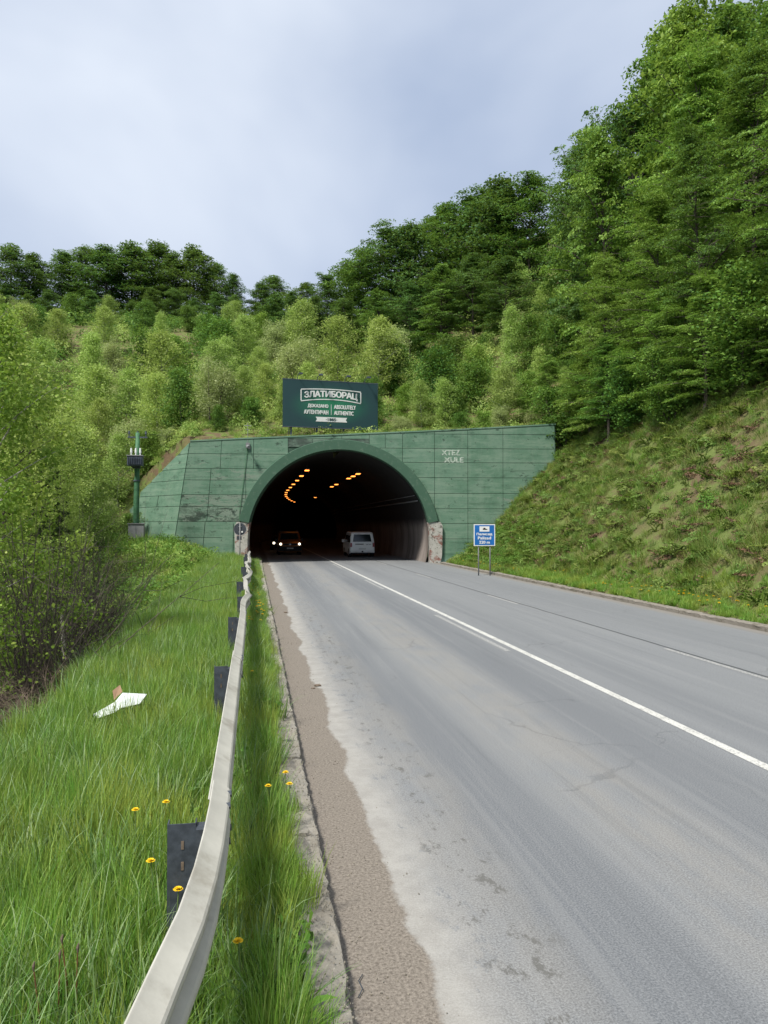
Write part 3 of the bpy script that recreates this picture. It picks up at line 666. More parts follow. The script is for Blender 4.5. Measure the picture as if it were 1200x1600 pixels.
MB().box(-.014, .014, -.012, 0, -.36, .36).build('divider', MAT['white'], bb).location = (cxb, -.004, BH * .39)
rb = [(-1.12, -.16), (1.12, -.16), (1.02, 0), (1.12, .16), (-1.12, .16), (-1.02, 0)]
o = MB().prism(rb, lambda q, d: (q[0], d, q[1]), -.01, 0).build('ribbon', MAT['white'], bb); o.location = (cxb + .02, -.004, BH * .175)
on_board(text_mesh('·1885·', .80, .20, .012, .006), cxb + .02, BH * .175, 'lettering', MAT['board']).location.y = -.016

# graffiti on the right wall
gf = empty('graffiti', wp(ur_(708), zr_(713, 708), 0.003), -RP, 'faded white graffiti letters on the green wall right of arch', 'graffiti')
def mk_graf():
    t = NT('faded_white_spray'); n = t.noise(7, 5, .7); t.col(t.mix(t.step(n, .36, .62), (0.16, 0.24, 0.18), (0.46, 0.52, 0.46))).set(.9); return t.m
MAT['graf'] = mk_graf()
for body, x, z, w in (('XTEZ', -.15, .24, 1.25), ('XULE', .05, -.24, 1.3)):
    o = link('lettering', text_mesh(body, w, .36, .025, .004), MAT['graf'], gf); o.location = (x, 0, z)

# ------------------------------------------------------------------ road signs
sp = at_z(757, 893, 0.2); sx, sy = float(sp[0]), float(sp[1]); dS = float(np.dot(np.array([sx, sy, 1]) - CP, CF)); k_ = dS / 1200
sz = tz(sx, sy); SW, SH = 33.5 * k_, 34 * k_; zb = CAMZ + (820 - 853) * k_
sg = empty('tunnel_sign', (sx, sy, sz), math.radians(-8), 'blue tunnel name sign on two grey posts beside the right verge', 'road sign')
zb -= sz
for x in (-.27 * SW, .27 * SW): MB().tube([(x, .05, -.3), (x, .05, zb + SH * .9)], .032, 8).build('post', MAT['grey_metal'], sg, True)
MB().box(-SW / 2, SW / 2, -.012, .012, zb, zb + SH).build('border', MAT['white'], sg)
MB().box(-SW / 2 + .045, SW / 2 - .045, -.018, -.0125, zb + .045, zb + SH - .045).build('panel', MAT['blue'], sg)
MB().box(-.23 * SW, .23 * SW, -.023, -.0185, zb + SH * .66, zb + SH * .90).build('pictogram_panel', MAT['white'], sg)
MB().prism([(-.10, -.02), (.12, -.02), (.12, .02), (.05, .03), (.01, .08), (-.04, .08), (-.1, .03)], lambda q, d: (q[0] + .02, d, zb + SH * .76 + q[1]), -.027, -.0235).build('pictogram', MAT['black'], sg)
for body, z, w in (('Палисад', .535, .74), ('Palisad', .365, .62), ('220 m', .17, .50)):
    o = link('lettering', text_mesh(body, w * SW, SH * .135, .008, .004), MAT['white'], sg); o.location = (0, -.0185, zb + SH * z)
q = at_y(375, 827, 48.6); bs = empty('round_sign', (float(q[0]), 48.6, tz(float(q[0]), 48.6)), math.radians(-4), 'round traffic sign seen from behind in front of left pier', 'road sign')
zq = float(q[2]) - bs.location.z
MB().disc((0, .03, zq), (0, 1, 0), .37, .02, 28).build('disc', MAT['sign_back'], bs)
mb = MB(); mb.tube([(0, -.03, -.3), (0, -.03, zq + .40)], .032, 8).build('post', MAT['grey_metal'], bs, True)
V = [((.37 + o_) * math.cos(a), y_, zq + (.37 + o_) * math.sin(a)) for a in np.linspace(0, 2 * math.pi, 28, endpoint=False) for o_, y_ in ((0.002, .01), (.03, .005), (.03, .05), (.002, .045))]
MB().add(V, [(i * 4 + k, i * 4 + (k + 1) % 4, ((i + 1) % 28) * 4 + (k + 1) % 4, ((i + 1) % 28) * 4 + k) for i in range(28) for k in range(4)]).build('rim', MAT['grey_metal'], bs)
MB().box(-.1, .1, -.002, .018, zq - .19, zq - .15).box(-.1, .1, -.002, .018, zq + .15, zq + .19).build('clamp', MAT['grey_metal'], bs)
MB().box(-.2, .1, .0, .02, zq - .66, zq - .42).build('lower_plate', MAT['sign_back'], bs)
MB().disc((.13, -.01, zq - .16), (0, 1, 0), .055, .02, 12).build('sticker', MAT['white'], bs)

# ------------------------------------------------------------------ transformer pole
PX, PY = -7.05, 48.3; pz = tz(PX, PY)
up = empty('transformer_pole', (PX, PY, pz), 0, 'green steel utility pole with transformer and grey cabinet left of portal', 'utility pole')
def pzpx(y): return CAMZ + (820 - y) / 1200 * 46.5 - pz
zt_ = pzpx(676)
MB().tube([(0, 0, -.4), (.02, 0, pzpx(790)), (.06, 0, pzpx(730)), (.08, 0, zt_)], [.185, .175, .15, .12], 14).build('pole', MAT['pole_green'], up, True)
z1 = pzpx(729); z2 = pzpx(712)
MB().box(-.42, .46, -.75, -.18, z1, z2 - .08).build('tank', MAT['dark_metal'], up, bevel=.03)
for k in range(8): MB().box(-.36 + k * .1, -.33 + k * .1, -.84, -.752, z1 + .08, z2 - .16).build('cooling_fin', MAT['dark_metal'], up)
MB().box(-.46, .5, -.79, -.14, z2 - .078, z2 - .02).build('tank_lid', MAT['grey_metal'], up)
for x in (-.22, .04, .3): MB().tube([(x, -.45, z2 - .02), (x, -.45, z2 + .12), (x, -.45, z2 + .14), (x, -.45, z2 + .42)], [.04, .04, .065, .05], 10).build('bushing', MAT['porcelain'], up)
MB().box(-.2, .28, -.2, -.1, z1 - .12, z1 - .01).build('bracket', MAT['dark_metal'], up)
MB().tube([(.04, 0, pzpx(752)), (.04, 0, pzpx(750))], .21, 14).build('band', MAT['dark_metal'], up)
MB().box(-.5, .66, -.06, .06, zt_ - .32, zt_ - .24).build('crossarm', MAT['dark_metal'], up)
for x in (-.42, .08, .56): MB().tube([(x, 0, zt_ - .24), (x, 0, zt_ - .1), (x, 0, zt_ - .08), (x, 0, zt_ + .10)], [.03, .03, .07, .05], 8).build('insulator', MAT['dark_metal'], up)
MB().tube([(.6, 0, zt_ - .05), (1.6, .6, zt_ - .12), (3.4, 1.6, zt_ - .1)], .012, 5).build('wire', MAT['black'], up)
zc0, zc1 = pzpx(841), pzpx(818)
MB().box(-.36, .54, -.6, -.19, zc0, zc1 - .03).build('cabinet', MAT['grey_metal'], up, bevel=.015)
MB().box(-.40, .58, -.65, -.18, zc1 - .028, zc1 + .02).build('cabinet_lid', MAT['grey_metal'], up)
MB().box(.08, .10, -.612, -.601, zc0 + .05, zc1 - .08).build('door_seam', MAT['dark_metal'], up)
MB().box(-.28, -.2, -.5, -.3, -.4, zc0 - .002).box(.36, .44, -.5, -.3, -.4, zc0 - .002).build('cabinet_stand', MAT['dark_metal'], up)

# ------------------------------------------------------------------ guard rail
gr = empty('guard_rail', (-0.25, 4.0, 0.12), 0, 'long dented cream steel guard rail on dark posts along left verge', 'guard rail')
rr = np.random.default_rng(21)
def rail_x(y):
    return -0.245 - 0.075 * sm(4.4, 2.2, y) - 0.10 * sm(3.5, 2.1, y) - 0.14 * sm(2.6, 0.6, y) - 0.08 * sm(30, 46, y)
def dent(y):                                            # bent and twisted far part
    a = float(sm(14, 20, y)) * (1 - .75 * float(sm(32, 42, y))); return a * (0.07 * math.sin(y * 0.7 + 1) + 0.03 * math.sin(y * 1.5)), a * (0.24 * math.sin(y * 0.62 + .4) + .08 * math.sin(y * 1.3)) * (1 - .6 * float(sm(30, 44, y))), a * (0.05 * math.sin(y * 1.2) - .05)
PROF = [(.0, .006), (.008, .001), (.016, -.006), (.088, -.046), (.097, -.056), (.100, -.072), (.097, -.088), (.088, -.098), (.012, -.142), (.004, -.152), (.004, -.168), (.012, -.178), (.088, -.220), (.097, -.232), (.100, -.247), (.097, -.262), (.088, -.272), (.016, -.316), (.008, -.322), (0, -.326)]
PR2 = [(a, b) for a, b in PROF] + [(a - .006, b) for a, b in PROF[::-1]]
def rail_pt(y, a, b):
    dx, tw, dz = dent(y); ct, st = math.cos(tw), math.sin(tw); aa = a * ct - (b + .16) * st; b2 = a * st + (b + .16) * ct - .16
    return (rail_x(y) + dx + aa, y, 0.955 + dz + b2)
posts = [-.6, 4.25, 9.1, 13.9, 18.2, 22.6, 27.0, 31.4, 35.8, 40.2, 44.4]
joints = [-3.5] + [p_ + .35 for p_ in posts[1:]] + [46.8]
for j, (a, b) in enumerate(zip(joints[:-1], joints[1:])):
    yy = np.linspace(a - (.16 if j else 0), b + .16, 34 if b > 14 else 22); V = []; m = len(PR2); of = .0 if j % 2 else .011
    for y in yy: V += [rail_pt(y, q[0] + of, q[1]) for q in PR2]
    mb = MB().add(V, [(i * m + k, i * m + (k + 1) % m, (i + 1) * m + (k + 1) % m, (i + 1) * m + k) for i in range(len(yy) - 1) for k in range(m)] + [tuple(range(m)), tuple(range((len(yy) - 1) * m, len(yy) * m))[::-1]])
    o = mb.build('beam', MAT['galv'], gr, True); o.data.set_sharp_from_angle(angle=math.radians(18)); o.data.transform(Matrix.Translation(-gr.location))
    if b < 40:
        for db in (-.1, .1):
            for zb_ in (-.16, -.06, -.26):
                pq = rail_pt(b + db, (.018 if zb_ == -.16 else .104), zb_); bo = MB().disc((0, 0, 0), (1, 0, .1), .02, .026, 8).build('bolt', MAT['post'], gr); bo.location = Vector(pq) - gr.location
for i, y in enumerate(posts):
    dx, tw, dz = dent(y); x = rail_x(y) + dx; w = .15; z1_ = .905 + dz - (.04 if i > 1 else 0); zg = tz(x - .2, y) - .4
    mb = MB()                                            # open channel section
    mb.box(x - .055 - w, x - .055, y - .006, y + .0, zg, z1_).box(x - .055 - w, x - .049 - w, y + .001, y + .07, zg, z1_).box(x - .061, x - .055, y + .001, y + .07, zg, z1_)
    mb.box(x - .053, x + .0, y - .05, y + .06, z1_ - .26, z1_ - .02)
    o = mb.build('post', MAT['post'], gr); o.data.transform(Matrix.Translation(-gr.location))
    sl_ = MB()
    for zz_ in (.09, .2): sl_.box(x - .055 - w * .52, x - .055 - w * .42, y - .009, y - .0065, z1_ - zz_ - .045, z1_ - zz_)
    o = sl_.build('slot', MAT['twig'], gr); o.data.transform(Matrix.Translation(-gr.location))

# ------------------------------------------------------------------ vehicles
def vehicle(name, label, prof, W, paint, belt, th, loc, rz, rear, wheels, wr, spec):
    """prof: side outline (y forward, z); the body is lofted over its width and narrows above the belt"""
    e = empty(name, loc, rz, label, spec['cat']); zt = max(z for _, z in prof); yc = sum(y for y, _ in prof) / len(prof)
    def tx(x, z): return x * (1 - th * max(0, z - belt) / (zt - belt))
    ts = [(-1, .955), (-.97, .985), (-.85, 1.0), (-.4, 1.0), (0, 1.0), (.4, 1.0), (.85, 1.0), (.97, .985), (1, .955)]
    V = []
    for t, s in ts:
        for y, z in prof: zz = .75 + (z - .75) * s if z > .75 else z; V.append((tx(t * W / 2, zz), yc + (y - yc) * s, zz))
    n = len(prof); mb = MB().add(V, [(i * n + k, (i + 1) * n + k, (i + 1) * n + (k + 1) % n, i * n + (k + 1) % n) for i in range(len(ts) - 1) for k in range(n)] + [tuple(range(n)), tuple(range((len(ts) - 1) * n, len(ts) * n))])
    o = mb.build('body', paint, e)
    for sx_ in (-1, 1):
        for y in wheels:
            w_ = MB().disc((0, 0, 0), (1, 0, 0), wr, .21, 22).build('wheel', MAT['black'], e); w_.location = (sx_ * (W / 2 - .10), y, wr)
            MB().disc((sx_ * .108, 0, 0), (1, 0, 0), wr * .62, .012, 18).build('rim', MAT['silver'], w_)
    def yat(z, end):                                     # outline position at a height: front (+) or rear (-) end
        ys_ = []; z = min(max(z, min(q[1] for q in prof) + .001), max(q[1] for q in prof) - .001)
        for i in range(n):
            (y0, z0), (y1, z1) = prof[i], prof[(i + 1) % n]
            if (z0 - z) * (z1 - z) <= 0 and z0 != z1: ys_.append(y0 + (y1 - y0) * (z - z0) / (z1 - z0))
        return max(ys_) if end > 0 else min(ys_)
    def endplate(nm, x0, x1, z0, z1, end, mat, d=.02, inset=0):
        mb = MB(); V = []
        for dd in (-.05, d):
            for x, z in ((x0, z0), (x1, z0), (x1 - inset * np.sign(x1), z1), (x0 - inset * np.sign(x0), z1)): V.append((tx(x, z), yat(z, end) + end * dd, z))
        mb.add(V, [(0, 1, 2, 3), (4, 5, 6, 7), (0, 1, 5, 4), (1, 2, 6, 5), (2, 3, 7, 6), (3, 0, 4, 7)]); return mb.build(nm, mat, e)
    def sideplate(nm, y0, y1, z0, z1, s, mat, slant0=0, slant1=0):
        mb = MB(); V = []
        for dd in (-.05, .012):
            for y, z in ((y0, z0), (y1, z0), (y1 + slant1, z1), (y0 + slant0, z1)): V.append((s * (tx(W / 2, z) + dd), y, z))
        mb.add(V, [(0, 1, 2, 3), (4, 5, 6, 7), (0, 1, 5, 4), (1, 2, 6, 5), (2, 3, 7, 6), (3, 0, 4, 7)]); return mb.build(nm, mat, e)
    return e, endplate, sideplate
vp = [(-2.40, .45), (-2.42, .62), (-2.40, .95), (-2.36, 1.12), (-2.20, 1.84), (-2.05, 1.93), (-1.0, 1.97), (.6, 1.95), (1.05, 1.84), (1.75, 1.20), (2.35, 1.02), (2.50, .85), (2.52, .5), (2.45, .30), (-2.3, .30)]
vx = 8.22; vy = 58.6
van, ep, sp_ = vehicle('van', 'white passenger van seen from behind driving into the tunnel', vp, 1.92, MAT['vanwhite'], 1.05, .13, (vx, vy + 2.4, 0), 0, True, (-1.55, 1.55), .33, {'cat': 'van'})
ep('rear_window', -.74, .74, 1.20, 1.76, -1, MAT['glass'], .015, .05)
for s in (-1, 1):
    ep('tail_light', s * .955, s * .80, .80, 1.10, -1, MAT['red_lens'], .025)
    sp_('side_window', -2.05, -.95, 1.16, 1.68, s, MAT['glass'], .08, .0); sp_('side_window', -.85, .25, 1.16, 1.70, s, MAT['glass']); sp_('front_door_window', .33, 1.35, 1.14, 1.68, s, MAT['glass'], 0, -.45)
    m_ = MB().box(-.10, .10, -.08, .04, -.12, .14).build('mirror', MAT['vanwhite'], van, bevel=.02); m_.location = (s * 1.06, 1.35, 1.20)
    MB().box(min(s * .02, -s * .12), max(s * .02, -s * .12), -.03, .0, -.02, .02).build('mirror_arm', MAT['bumper'], m_)
ep('handle_strip', -.55, .10, .985, 1.04, -1, MAT['bumper'], .03); ep('bumper', -.94, .94, .36, .52, -1, MAT['vanwhite'], .07); ep('lower_trim', -.90, .90, .26, .355, -1, MAT['bumper'], .03)
ep('plate', -.27, .27, .60, .72, -1, MAT['white'], .02); ep('badge', .30, .45, .96, 1.01, -1, MAT['silver'], .02); ep('badge', .5, .68, .96, 1.01, -1, MAT['silver'], .02)
ep('tow_hook', -.06, .06, .40, .50, -1, MAT['bumper'], .13)
cp_ = [(-2.3, .5), (-2.35, .9), (-2.25, 1.5), (-2.0, 1.82), (-1.0, 1.92), (.3, 1.9), (.65, 1.83), (1.35, 1.22), (2.0, 1.10), (2.30, .98), (2.38, .75), (2.38, .42), (2.25, .28), (-2.2, .28)]
cx_, cy_ = 2.95, 66.5
car, ep, sp_ = vehicle('oncoming_van', 'oncoming van with orange lamp glow painted in, two lit headlights inside the tunnel', cp_, 1.95, MAT['car_lamp_tinted'], 1.1, .13, (cx_, cy_, 0), math.pi, False, (-1.5, 1.5), .34, {'cat': 'van'})
ep('windscreen', -.80, .80, 1.26, 1.78, 1, MAT['glass'], .015, .04); ep('grille', -.60, .60, .80, .95, 1, MAT['bumper'], .03); ep('bumper', -.95, .95, .34, .72, 1, MAT['bumper'], .08); ep('plate', -.27, .27, .50, .61, 1, MAT['white'], .10)
for s in (-1, 1):
    ep('headlight_housing', s * .93, s * .62, .80, 1.02, 1, MAT['silver'], .03); h_ = MB().disc((s * .77, 2.36, .91), (0, 1, 0), .085, .04, 14).build('headlight', MAT['headlight'], car)
    sp_('side_window', -.6, .95, 1.22, 1.70, s, MAT['glass'], 0, -.35); sp_('side_window', -2.0, -.7, 1.22, 1.70, s, MAT['glass'], .15, 0)
    m_ = MB().box(-.10, .10, -.06, .04, -.10, .12).build('mirror', MAT['bumper'], car); m_.location = (s * 1.07, 1.05, 1.22)
    MB().tube([(s * .74, -1.9, 1.96), (s * .74, .2, 1.97)], .025, 6).build('roof_rail', MAT['silver'], car)
MB().disc((0, 2.41, .88), (0, 1, 0), .075, .02, 14).build('badge', MAT['silver'], car)
ep('bonnet_badge', -.04, .04, 1.03, 1.07, 1, MAT['silver'], .03)
dp = [(-2.2, .5), (-2.2, .95), (-1.7, 1.05), (-1.15, 1.42), (-.2, 1.46), (.3, 1.38), (1.0, .98), (1.9, .85), (2.15, .7), (2.18, .4), (2.05, .24), (-2.1, .24)]
q = at_y(428, 845, 76.0)
c2, ep, sp_ = vehicle('car', 'dark car with one lit headlight showing behind the lamp-tinted van', dp, 1.76, MAT['cardark'], .95, .18, (float(q[0]) + .62 , 78.1, 0), math.pi, False, (-1.35, 1.35), .31, {'cat': 'car'})
ep('windscreen', -.68, .68, 1.02, 1.34, 1, MAT['glass'], .015, .05); ep('bumper', -.86, .86, .28, .55, 1, MAT['bumper'], .05); ep('plate', -.26, .26, .42, .53, 1, MAT['white'], .07)
for s in (-1, 1):
    MB().disc((s * .62, 2.15, .72), (0, 1, 0), .10, .06, 14).build('headlight', MAT['headlight'], c2); sp_('side_window', -1.0, .45, 1.0, 1.32, s, MAT['glass'], .25, -.35)

# ------------------------------------------------------------------ plants: leaf and branch builders
def leaves(rng, C, Nrm, size, aspect=0.55, tintc=None, tj=0.25, droop=0.0):
    """rhombic folded leaves: centres C, blade normals Nrm, lengths size"""
    n = len(C); Nrm = Nrm / (np.linalg.norm(Nrm, axis=1, keepdims=True) + 1e-9)
    a = rng.normal(size=(n, 3)); a[:, 2] -= droop; a = a - Nrm * (a * Nrm).sum(1, keepdims=True); a /= np.linalg.norm(a, axis=1, keepdims=True) + 1e-9
    b = np.cross(Nrm, a); s = (size * rng.uniform(.45, 1.5, n))[:, None]
    P = np.stack([C - a * s * .5, C + b * s * aspect * .5 + Nrm * s * .08, C + a * s * .5 - Nrm * s * .05, C - b * s * aspect * .5 + Nrm * s * .08], 1)
    t = (tintc if tintc is not None else rng.random(n)); t = np.clip(t + rng.normal(0, tj, n), 0, 1)
    return P.reshape(-1, 3), np.arange(n * 4).reshape(-1, 4), np.repeat(t, 4)
def branch_line(p0, az, el, L, curl, n, rng, wob=.05):
    pts = [np.array(p0, float)]; d = el
    for i in range(n):
        dirv = np.array([math.cos(az) * math.cos(d), math.sin(az) * math.cos(d), math.sin(d)]); pts.append(pts[-1] + dirv * L / n + rng.normal(0, wob * L / n, 3)); d += curl / n; az += rng.normal(0, .12)
    return pts
def make_tree(seed, H, R, h0, nb, lsize, spb, lps, sprad, flat, el0, el1, curl, prof, trunk_r, leaf, bark, stems=1, aspect=.55, nj=.5, droop=0.0, tsides=8, lean_=0.03, ttop=.97):
    rng = np.random.default_rng(seed); wood = MB(); CC = []; NN = []; TT = []
    for s in range(stems):
        a = rng.uniform(0, 6.28); out = (R * .45 if stems > 1 else 0) * rng.uniform(.3, 1); Hs = H * (rng.uniform(.72, 1.0) if stems > 1 else 1)
        nT = 9; T = []
        for i in range(nT + 1):
            f = i / nT; T.append(np.array([math.cos(a) * out * f ** .8 + rng.normal(0, lean_ * .35) * H * .1 * f, math.sin(a) * out * f ** .8 + rng.normal(0, lean_ * .35) * H * .1 * f, -0.6 + (Hs * ttop + .6) * f]))
        rad = [trunk_r * (1 - .93 * (i / nT) ** .8) * (1.25 if i == 0 else 1) for i in range(nT + 1)]
        wood.tube(T, rad, tsides, False); Ta = np.array(T); zz = Ta[:, 2]
        nbs = max(3, nb // stems)
        for i in range(nbs):
            f = (i + rng.uniform(0, .9)) / nbs; z = h0 + (Hs * (ttop + .01) - h0) * f; p0 = [np.interp(z, zz, Ta[:, k]) for k in range(3)]
            L = R * prof(f) * rng.uniform(.52, 1.18) / (1.0 if stems == 1 else 1.6); az = i * 2.39996 + rng.uniform(-.5, .5); el = el0 + (el1 - el0) * f + rng.normal(0, .12)
            n = 5; B = branch_line(p0, az, el, L, curl, n, rng); rb_ = max(.012, trunk_r * .34 * (L / R) ** .8)
            wood.tube(B, [rb_ * (1 - .85 * k / n) for k in range(n + 1)], 4, False); Ba = np.array(B)
            ns = max(2, int(round(spb * (.35 + .65 * L / R))))
            for k in range(ns):
                g = .22 + .80 * (k + rng.random()) / ns; gi = min(g, 1) * n; c = np.array([np.interp(gi, range(n + 1), Ba[:, q]) for q in range(3)])
                side = rng.choice([-1, 1]); perp = np.array([-math.sin(az), math.cos(az), 0]); off = perp * side * rng.uniform(.05, .40) * L * (1.15 - min(g, 1) * .85) + np.array([0, 0, rng.normal(0, .025 * L)])
                e = c + off; sr = sprad * rng.uniform(.65, 1.3)
                if np.linalg.norm(off) > .25: wood.tube([c, (c + e) / 2 + np.array([0, 0, .05]), e], [rb_ * .3, rb_ * .2, .006], 3, False)
                m = max(4, int(lps * rng.uniform(.6, 1.3))); th = rng.uniform(0, 6.28, m); rr_ = np.sqrt(rng.random(m)) * sr
                tilt = np.array([math.cos(az) * .28 + rng.normal(0, .18), math.sin(az) * .28 + rng.normal(0, .18), 1.0]); tilt /= np.linalg.norm(tilt)
                t1 = np.cross(tilt, [0.3, 1, 0.1]); t1 /= np.linalg.norm(t1); t2 = np.cross(tilt, t1)
                Pq = e + t1 * (rr_ * np.cos(th))[:, None] + t2 * (rr_ * np.sin(th))[:, None] + tilt * (rng.normal(0, flat, m) * sr - .10 * rr_ ** 2 / sr)[:, None]
                if droop: Pq[:, 2] -= droop * rng.random(m) * sr
                CC.append(Pq); NN.append(tilt + rng.normal(0, nj, (m, 3))); TT.append(np.full(m, rng.uniform(.15, .85)))
    C = np.concatenate(CC); Nn = np.concatenate(NN); T = np.concatenate(TT)
    V, Fq, tt = leaves(rng, C, Nn, lsize, aspect, T, .2, droop * .5)
    return wood.mesh('trunk', True, False), fast_mesh('crown', V, Fq, tt), leaf, bark, H
P_beech = lambda f: .74 + .36 * math.sin(math.pi * min(1, f + .08)) - .42 * f * f
P_cone = lambda f: max(.12, (1.02 - f) ** .75)
P_egg = lambda f: max(.15, math.sin(math.pi * min(.98, .22 + f * .76)) ** .8)
KIND = {}
KIND['beech'] = [make_tree(100 + i, 20, 5.4 + .4 * i, 1.4 + 1.0 * i, 44, .24, 14, 60, .95, .06, .12, 1.22, -.45, P_beech, .27, 'beech', 'bark', nj=.48, ttop=.86) for i in range(3)]
KIND['near_beech'] = [make_tree(120 + i, 22, 5.9, .8 + 1.5 * i, 50, .165, 16, 98, .90, .05, .04, 1.22, -.50, P_beech, .28, 'beech', 'bark', nj=.36, ttop=.86) for i in range(3)]
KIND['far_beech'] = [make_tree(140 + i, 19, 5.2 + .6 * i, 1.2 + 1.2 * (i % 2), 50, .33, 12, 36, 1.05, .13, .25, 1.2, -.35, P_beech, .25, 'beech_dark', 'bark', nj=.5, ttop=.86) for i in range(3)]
KIND['birch'] = [make_tree(160 + i, 8, 2.5, .4, 46, .14, 8, 44, .62, .35, .5, 1.15, -.4, P_egg if i != 1 else P_cone, .07, 'young', 'birchbark', nj=.9, droop=.5) for i in range(3)]
KIND['sapling'] = [make_tree(180 + i, 6, 2.7, .2, 46, .15, 8, 42, .66, .28, .4, 1.1, -.3, P_egg, .06, 'young', 'bark', stems=2 + i, nj=.8) for i in range(3)]
KIND['willow'] = [make_tree(200 + i, 4.6, 2.6, .4, 64, .13, 6, 48, .5, .4, .8, 1.2, -.3, P_egg, .05, 'willow', 'bark', stems=7, aspect=.32, nj=.9) for i in range(2)]
KIND['aspen'] = [make_tree(220 + i, 11, 2.7, 1.0, 36, .095, 7, 84, .46, .45, .35, 1.05, -.3, P_egg, .085, 'aspen', 'bark' if i else 'birchbark', nj=1.0, droop=.5, aspect=.75) for i in range(3)]
def make_pine(seed, H, R):
    rng = np.random.default_rng(seed); wood = MB(); CC = []; DD = []
    T = [np.array([rng.normal(0, .04), rng.normal(0, .04), -.5 + (H + .4) * i / 8]) for i in range(9)]
    wood.tube(T, [.15 * (1 - .92 * i / 8) for i in range(9)], 8, False)
    for w in range(15):
        f = (w + .3) / 15; z = 1.2 + (H - 1.4) * f
        for k in range(6):
            az = k * 1.047 + w * .6 + rng.normal(0, .2); L = R * (1.05 - f) ** .8 * rng.uniform(.7, 1.1); B = np.array(branch_line([0, 0, z], az, .15 + .5 * f, L, .35, 4, rng))
            wood.tube(B, [.03 * (1 - .8 * q / 4) for q in range(5)], 4, False)
            for j in range(9):
                g = .3 + .7 * (j + rng.random()) / 9; c = np.array([np.interp(g * 4, range(5), B[:, q]) for q in range(3)]) + rng.normal(0, .16 * L * .5, 3) * [1, 1, .4]
                m = 30; d = rng.normal(size=(m, 3)) + [math.cos(az) * .8, math.sin(az) * .8, .8]; d /= np.linalg.norm(d, axis=1, keepdims=True); CC.append(c + d * .09); DD.append(d)
    C = np.concatenate(CC); D = np.concatenate(DD); n = len(C); S = np.cross(D, rng.normal(size=(n, 3))); S /= np.linalg.norm(S, axis=1, keepdims=True)
    V = np.stack([C - D * .09, C + S * .011, C + D * .09, C - S * .011], 1).reshape(-1, 3)
    return wood.mesh('trunk', True, False), fast_mesh('crown', V, np.arange(n * 4).reshape(-1, 4), np.repeat(rng.random(n), 4)), 'pine', 'bark', H
KIND['pine'] = [make_pine(240, 9, 2.3)]
TREES = []
def put_tree(kind, var, x, y, h, name, cat, grp, rz=None, sink=0.15, wide=1.0, leaf=None):
    w, c, lm, bmt, H = KIND[kind][var % len(KIND[kind])]; s = h / H
    e = bpy.data.objects.new(name, None); COL.objects.link(e); e.location = (x, y, tz(x, y) - sink); e.rotation_euler = (rnd.uniform(-.04, .04), rnd.uniform(-.04, .04), rnd.uniform(0, 6.28) if rz is None else rz); e.scale = (s * wide * rnd.uniform(.92, 1.08), s * wide * rnd.uniform(.92, 1.08), s)
    e.empty_display_size = .3
    link('trunk', w, MAT[bmt], e); link('crown', c, MAT[leaf or lm], e)
    tag(e, None, cat, grp); TREES.append((e, grp)); return e
def px_x(px, Y, z=10): return float(at_y(px, 700, Y)[0])

tr = random.Random(77)
# ridge at the back
for i, (px, top) in enumerate(((-70, 400), (-30, 385), (12, 380), (52, 392), (95, 388), (133, 384), (165, 380), (205, 376), (240, 375), (272, 392), (300, 380), (335, 410), (362, 425), (405, 440), (428, 430))):
    Y = 163 + tr.uniform(-5, 5) - (8 if px < 60 else 0); x = px_x(px, Y); zg = tz(x, Y); zt = float(at_y(px, top, Y)[2])
    put_tree('far_beech', i, x, Y, max(8, zt - zg + .5), 'beech_tree', 'tree', 'dark beeches along the far left ridge', wide=tr.uniform(1.25, 1.7))
for i in range(16):
    px = -60 + i * 33; Y = 142 + tr.uniform(-6, 8); x = px_x(px, Y); put_tree('far_beech', i + 1, x, Y, tr.uniform(5, 7.5), 'beech_tree', 'tree', 'lower beeches below the far left ridge', wide=1.4)
# dark beeches on the hill behind the billboard
for i, (px, top, Y) in enumerate(((455, 470, 118), (480, 432, 124), (512, 418, 116), (545, 395, 122), (572, 372, 113), (605, 338, 110), (640, 335, 108), (668, 322, 120), (540, 470, 104), (490, 495, 106), (590, 440, 100), (640, 430, 98), (430, 505, 108), (700, 302, 112), (735, 288, 108), (765, 275, 104), (690, 400, 94), (740, 385, 92), (790, 262, 100), (825, 250, 96), (790, 390, 84))):
    x = px_x(px, Y); zg = tz(x, Y); zt = float(at_y(px, top, Y)[2]); put_tree('beech' if i % 3 else 'far_beech', i, x, Y, max(9, zt - zg), 'beech_tree', 'tree', 'dark beeches on the hill behind the billboard', leaf='beech' if i % 4 == 1 else 'beech_dark', wide=tr.uniform(1.0, 1.35))
